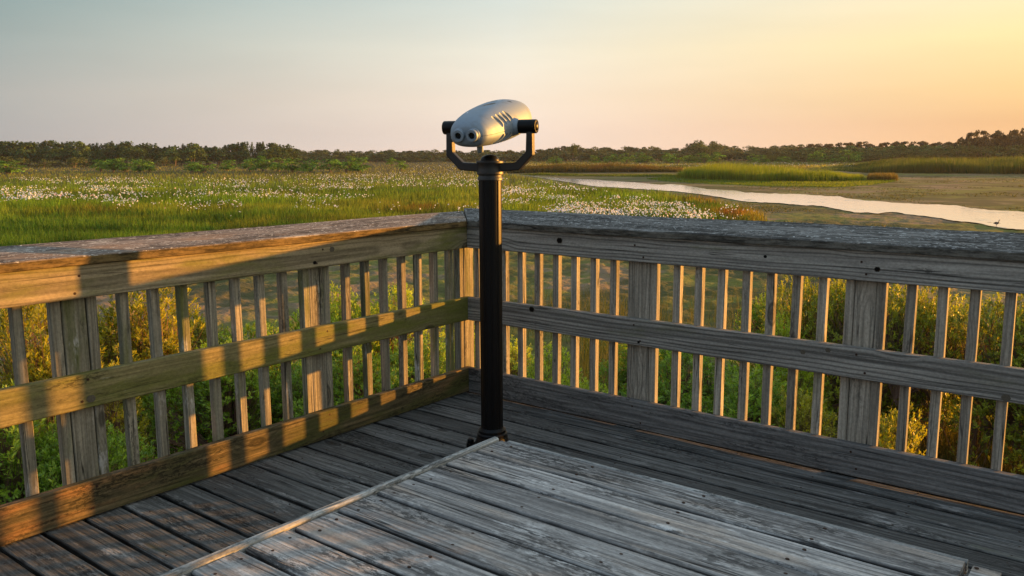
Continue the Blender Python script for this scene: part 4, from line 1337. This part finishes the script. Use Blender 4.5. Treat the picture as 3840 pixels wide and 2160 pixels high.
# ----------------------------------------------------------------------------
# bayberry bushes below the deck
# ----------------------------------------------------------------------------
def shrub_mesh(seed, ntips, leaf, cols, dens=1.0, upright=.5, lobes=7):
    """unit shrub: radius about 1, height about 1"""
    g = np.random.default_rng(seed)
    lob = []
    for i in range(lobes):
        a = g.uniform(0, 6.28); rr = g.uniform(.15, .62) if i else 0
        lob.append((rr * math.cos(a), rr * math.sin(a), g.uniform(.75, 1.5) * (1 - .35 * rr), g.uniform(.36, .54)))
    lob = np.array(lob)
    L = lob[g.integers(0, lobes, ntips)]
    dv = g.normal(0, 1, (ntips, 3)); dv /= np.linalg.norm(dv, axis=1, keepdims=True)
    dv[:, 2] = np.where(dv[:, 2] < -.45, -dv[:, 2], dv[:, 2])
    rad = g.uniform(.35, 1.0, ntips) ** .45
    T = L[:, :3] + dv * (L[:, 3] * rad)[:, None]
    T += g.normal(0, .02, T.shape)
    T[:, 2] = np.maximum(T[:, 2], .1)
    T[:, 2] *= 1.93 / np.percentile(T[:, 2], 97)
    lowtip = g.random(ntips) < .25
    T[lowtip, 2] *= .5
    # leaves: whorl at each tip
    m = 11
    n = ntips * m
    tip = np.repeat(T, m, 0)
    axd = dv * .6 + np.array((0, 0, upright)); axd /= np.linalg.norm(axd, axis=1, keepdims=True)
    axr = np.repeat(axd, m, 0)
    rd = g.normal(0, 1, (n, 3)); rd -= axr * (rd * axr).sum(1, keepdims=True); rd /= np.linalg.norm(rd, axis=1, keepdims=True)
    el = g.uniform(.25, 1.25, n)[:, None]
    ld = axr * np.cos(el) + rd * np.sin(el)
    base = tip - axr * (leaf * g.uniform(0, 1.6, n))[:, None]
    ln = leaf * g.uniform(.7, 1.2, n)[:, None]
    sd_ = np.cross(ld, axr); sd_ /= np.linalg.norm(sd_, axis=1, keepdims=True) + 1e-6
    wv = sd_ * ln * .17
    mid = base + ld * ln * .6
    V = np.stack([base, mid + wv, base + ld * ln, mid - wv], 1).reshape(-1, 3)
    Fc = np.arange(n * 4).reshape(n, 4)
    t = np.repeat(g.random(ntips) ** 1.0, m)[:, None]
    c = (np.array(cols[0]) * (1 - t) + np.array(cols[1]) * t) * g.uniform(.75, 1.25, (n, 1))
    fol = np_mesh('foliage', V, Fc, LEAF, np.repeat(c, 4, 0))
    segs = []
    nst = 14
    st = [(g.uniform(-.12, .12), g.uniform(-.12, .12)) for _ in range(nst)]
    knots_ = []
    for i in range(nst):
        a = g.uniform(0, 6.28); rr = g.uniform(.1, .5)
        k = np.array((rr * math.cos(a), rr * math.sin(a), g.uniform(.5, .85)))
        segs.append(((st[i][0], st[i][1], -.02), k, .012, .007)); knots_.append(k)
    knots_ = np.array(knots_)
    for i in range(0, ntips):
        if g.random() > .55: continue
        d_ = np.linalg.norm(knots_ - T[i], axis=1); k = knots_[np.argmin(d_)]
        md = k * .45 + T[i] * .55 + g.normal(0, .025, 3) + np.array((0, 0, -.03))
        segs += [(k, md, .0045, .003), (md, T[i], .003, .0012)]
    tv, tf = tubes(segs, 3)
    return fol, np_mesh('twigs', tv, tf, TWIG)


YEL = [(.21, .225, .020), (.46, .46, .032)]; GRN = [(.15, .27, .028), (.34, .50, .05)]; LIM = [(.24, .34, .030), (.52, .64, .05)]; DRK = [(.13, .185, .022), (.46, .50, .04)]
SH = {'yel': [shrub_mesh(201 + i, 1500, .052, YEL) for i in range(2)], 'grn': [shrub_mesh(221 + i, 2600, .050, GRN) for i in range(2)],
      'lim': [shrub_mesh(241 + i, 2300, .050, LIM) for i in range(2)], 'drk': [shrub_mesh(261 + i, 2800, .044, DRK, upright=.7) for i in range(2)]}
nsh = 0


def shrub(kind, px, dist, ytop, rad, label, name='bayberry_shrub', group=None):
    global nsh
    p = at_dist(px, dist)
    h = z_of(px, ytop, dist) - p[2]
    fol, tw = SH[kind][nsh % 2]; nsh += 1
    root = empty(name, p, rng.uniform(0, 6.28))
    root.scale = (rad, rad, h / 1.98)
    tag(root, label, 'shrub', group or 'bayberry shrubs below the deck')
    link('foliage', fol, root); link('twigs', tw, root)


for a in [
    ('yel', 130, 15.2, 1085, 1.7, 'yellow leaved bayberry behind the first balusters of the mossy railing'),
    ('yel', 470, 16.5, 1085, 1.9, 'yellow tipped bayberry with bare reddish twigs left of the mossy railing post'),
    ('yel', 300, 13.6, 1350, 1.4, 'sparse yellow bayberry low behind the mossy mid rail'),
    ('grn', -60, 12.6, 1480, 1.5, 'dark green bayberry at the lower left corner below the deck'),
    ('grn', 330, 12.0, 1640, 1.2, 'low dark bayberry under the wide post of the mossy railing'),
    ('yel', 700, 18.0, 1170, 1.5, 'yellow green bayberry between the mossy post and the pale balusters'),
    ('grn', 800, 15.0, 1290, 1.5, 'leafy green bayberry right of the tall yellow bayberries'),
    ('grn', 960, 16.5, 1230, 1.6, 'green bayberry behind the second post of the mossy railing'),
    ('lim', 1290, 17.5, 1120, 1.5, 'light green bayberry close to the mossy railing second post'),
    ('lim', 1470, 18.0, 1100, 1.6, 'light green bayberry with raised tips next to the railing corner'),
    ('grn', 1200, 14.5, 1330, 1.5, 'deep green bayberry low behind the mossy railing near the corner'),
    ('grn', 1600, 15.5, 1290, 1.6, 'deep green bayberry just behind the railing corner'),
    ('lim', 1900, 16.5, 1265, 1.5, 'bright green bayberry behind the viewer post'),
    ('lim', 2080, 14.2, 1330, 1.3, 'lime tipped bayberry low behind the first grey balusters'),
    ('grn', 2420, 17.5, 1270, 1.2, 'green bayberry beyond the wide grey post'),
    ('grn', 2600, 15.0, 1310, 1.6, 'full green bayberry right of the wide grey post'),
    ('grn', 2850, 14.0, 1390, 1.5, 'full green bayberry low behind the middle grey balusters'),
    ('lim', 2960, 15.8, 1220, 1.1, 'yellow topped bayberry under the grey mid rail'),
    ('grn', 2960, 21.0, 1130, 1.2, 'bright leafy shrub standing before the mudflat'),
    ('drk', 3120, 17.5, 1055, 1.6, 'tall willow leaved shrub left of the far grey post'),
    ('drk', 3330, 16.8, 1060, 1.6, 'tall sunlit shrub just right of the far grey post'),
    ('drk', 3520, 17.5, 1085, 1.6, 'golden tipped shrub behind the right end balusters'),
    ('drk', 3760, 17.0, 1130, 1.7, 'dusky shrub behind the last balusters at the right'),
    ('yel', 3080, 13.2, 1480, 1.2, 'gold leaved bayberry low beside the far grey post'),
    ('yel', 3330, 11.8, 1560, .85, 'small gold leaved bayberry right of the far grey post near the deck'),
    ('drk', 4050, 17.0, 1120, 1.8, 'dusky shrub past the right end of the grey railing'),
]: shrub(*a)

# long grass round the bushes and under the right hand railing
def near_grass():
    Vs, Fs, Cs = [], [], []; off = 0
    for (n, poly, h, cols) in [
        (5200, [(3250, 1500), (4000, 1480), (4000, 1880), (3300, 1900)], .9, [(.045, .062, .014), (.16, .125, .035)]),
        (2600, [(3350, 1330), (4000, 1330), (4000, 1520), (3350, 1520)], 1.1, [(.035, .05, .012), (.09, .085, .024)]),
        (2200, [(2150, 1180), (2480, 1180), (2480, 1560), (2150, 1560)], 1.0, [(.06, .095, .018), (.14, .13, .04)]),
        (1600, [(880, 1420), (1150, 1380), (1150, 1750), (800, 1780)], .8, [(.04, .07, .014), (.11, .11, .03)]),
        (2600, [(-100, 1500), (700, 1500), (600, 2000), (-100, 2100)], .6, [(.02, .035, .01), (.05, .06, .02)]),
        (1500, [(1900, 1100), (3000, 1130), (3000, 1300), (1900, 1300)], .8, [(.06, .09, .016), (.13, .125, .03)])]:
        q, P, d = sample_poly(poly, n)
        t = rng.random((n, 1))
        c = np.array(cols[0]) * (1 - t) + np.array(cols[1]) * t
        V, Fc, C = blades(P, h * rng.uniform(.5, 1.3, n), .011 * rng.uniform(.7, 1.4, n), c, .45, c * 1.3)
        Vs.append(V); Fs.append(Fc + off); Cs.append(C); off += len(V)
    stuff('long_grass', np.concatenate(Vs), np.concatenate(Fs), np.concatenate(Cs), GRASS, 'long thin grass growing among the bayberries below the deck', 'grass')


near_grass()

# ----------------------------------------------------------------------------
# goose on the channel bank
# ----------------------------------------------------------------------------
def goose():
    P, d = ground_at(3737, 849)
    P = P[0]
    s = .64
    pts = [(-.02, .40, .13, .135), (-.20, .41, .115, .11), (-.36, .405, .055, .045), (-.50, .40, .022, .014),
           (.13, .41, .115, .12), (.23, .47, .06, .075), (.255, .56, .036, .042), (.25, .68, .031, .033), (.275, .79, .032, .034), (.335, .835, .038, .036), (.39, .82, .018, .018), (.44, .81, .008, .008),
           ]
    edges = [(0, 1), (1, 2), (2, 3), (0, 4), (4, 5), (5, 6), (6, 7), (7, 8), (8, 9), (9, 10), (10, 11)]
    verts = [(x, 0, z) for x, z, a, b in pts]; rad = [(a, b) for x, z, a, b in pts]
    for sy in (-.05, .05):
        b = len(verts)
        verts += [(-.02, sy, .27), (-.035, sy, .15), (-.02, sy, .02), (.06, sy, .012)]
        rad += [(.028, .028), (.012, .012), (.011, .011), (.012, .008)]
        edges += [(0, b), (b, b + 1), (b + 1, b + 2), (b + 2, b + 3)]
    me = bpy.data.meshes.new('goose')
    me.from_pydata([tuple(c * s for c in v) for v in verts], edges, [])
    o = link('goose', me)
    sk = o.modifiers.new('skin', 'SKIN')
    lay = me.skin_vertices[0].data
    for i, r in enumerate(rad):
        k = 1.55 if i < 5 else 1.35
        lay[i].radius = (r[0] * s * k, r[1] * s * k)
    lay[0].use_root = True
    ss = o.modifiers.new('sub', 'SUBSURF'); ss.levels = 2; ss.render_levels = 2
    n = N('goose feathers')
    x, y, z = n.sep(n.new('ShaderNodeTexCoord').outputs['Object'])
    f = n.noise(n.new('ShaderNodeTexCoord').outputs['Object'], 30, 3)
    c = n.mix(f, (.045, .034, .026), (.10, .08, .062))
    c = n.mix(n.ss(z, .33 * s, .27 * s), c, (.26, .24, .21))
    c = n.mix(n.ss(z, .55 * s, .60 * s), c, (.012, .011, .012))
    c = n.mix(n.ss(z, .24 * s, .20 * s), c, (.03, .027, .025))
    me.materials.append(n.done(n.bsdf(c, .7, 0, .3).outputs[0]))
    o.location = (P[0], P[1], P[2] + .02)
    o.rotation_euler = (0, 0, math.atan2(RT[1], RT[0]))
    tag(o, 'dark goose standing side on at the channel edge on the far right', 'goose')


goose()

# thin evening haze over the marsh
mb = MB()
hx, hy, hz0, hz1 = 1900, 1900, ZG - 1.5, 26
vs = [(x, y, z) for z in (hz0, hz1) for (x, y) in ((-hx, -hy), (hx, -hy), (hx, hy), (-hx, hy))]
mb.add(vs, [(0, 3, 2, 1), (4, 5, 6, 7), (0, 1, 5, 4), (1, 2, 6, 5), (2, 3, 7, 6), (3, 0, 4, 7)])
hm = N('evening haze')
pv = hm.new('ShaderNodeVolumePrincipled')
pv.inputs['Color'].default_value = (.90, .92, .95, 1); pv.inputs['Density'].default_value = .00008; pv.inputs['Anisotropy'].default_value = .25
hm.nt.links.new(pv.outputs[0], hm.out.inputs['Volume'])
tag(mb.build('haze', hm.mat), kind='stuff')
print('TREES', len(TREES), 'FLOWERS', len(FP))
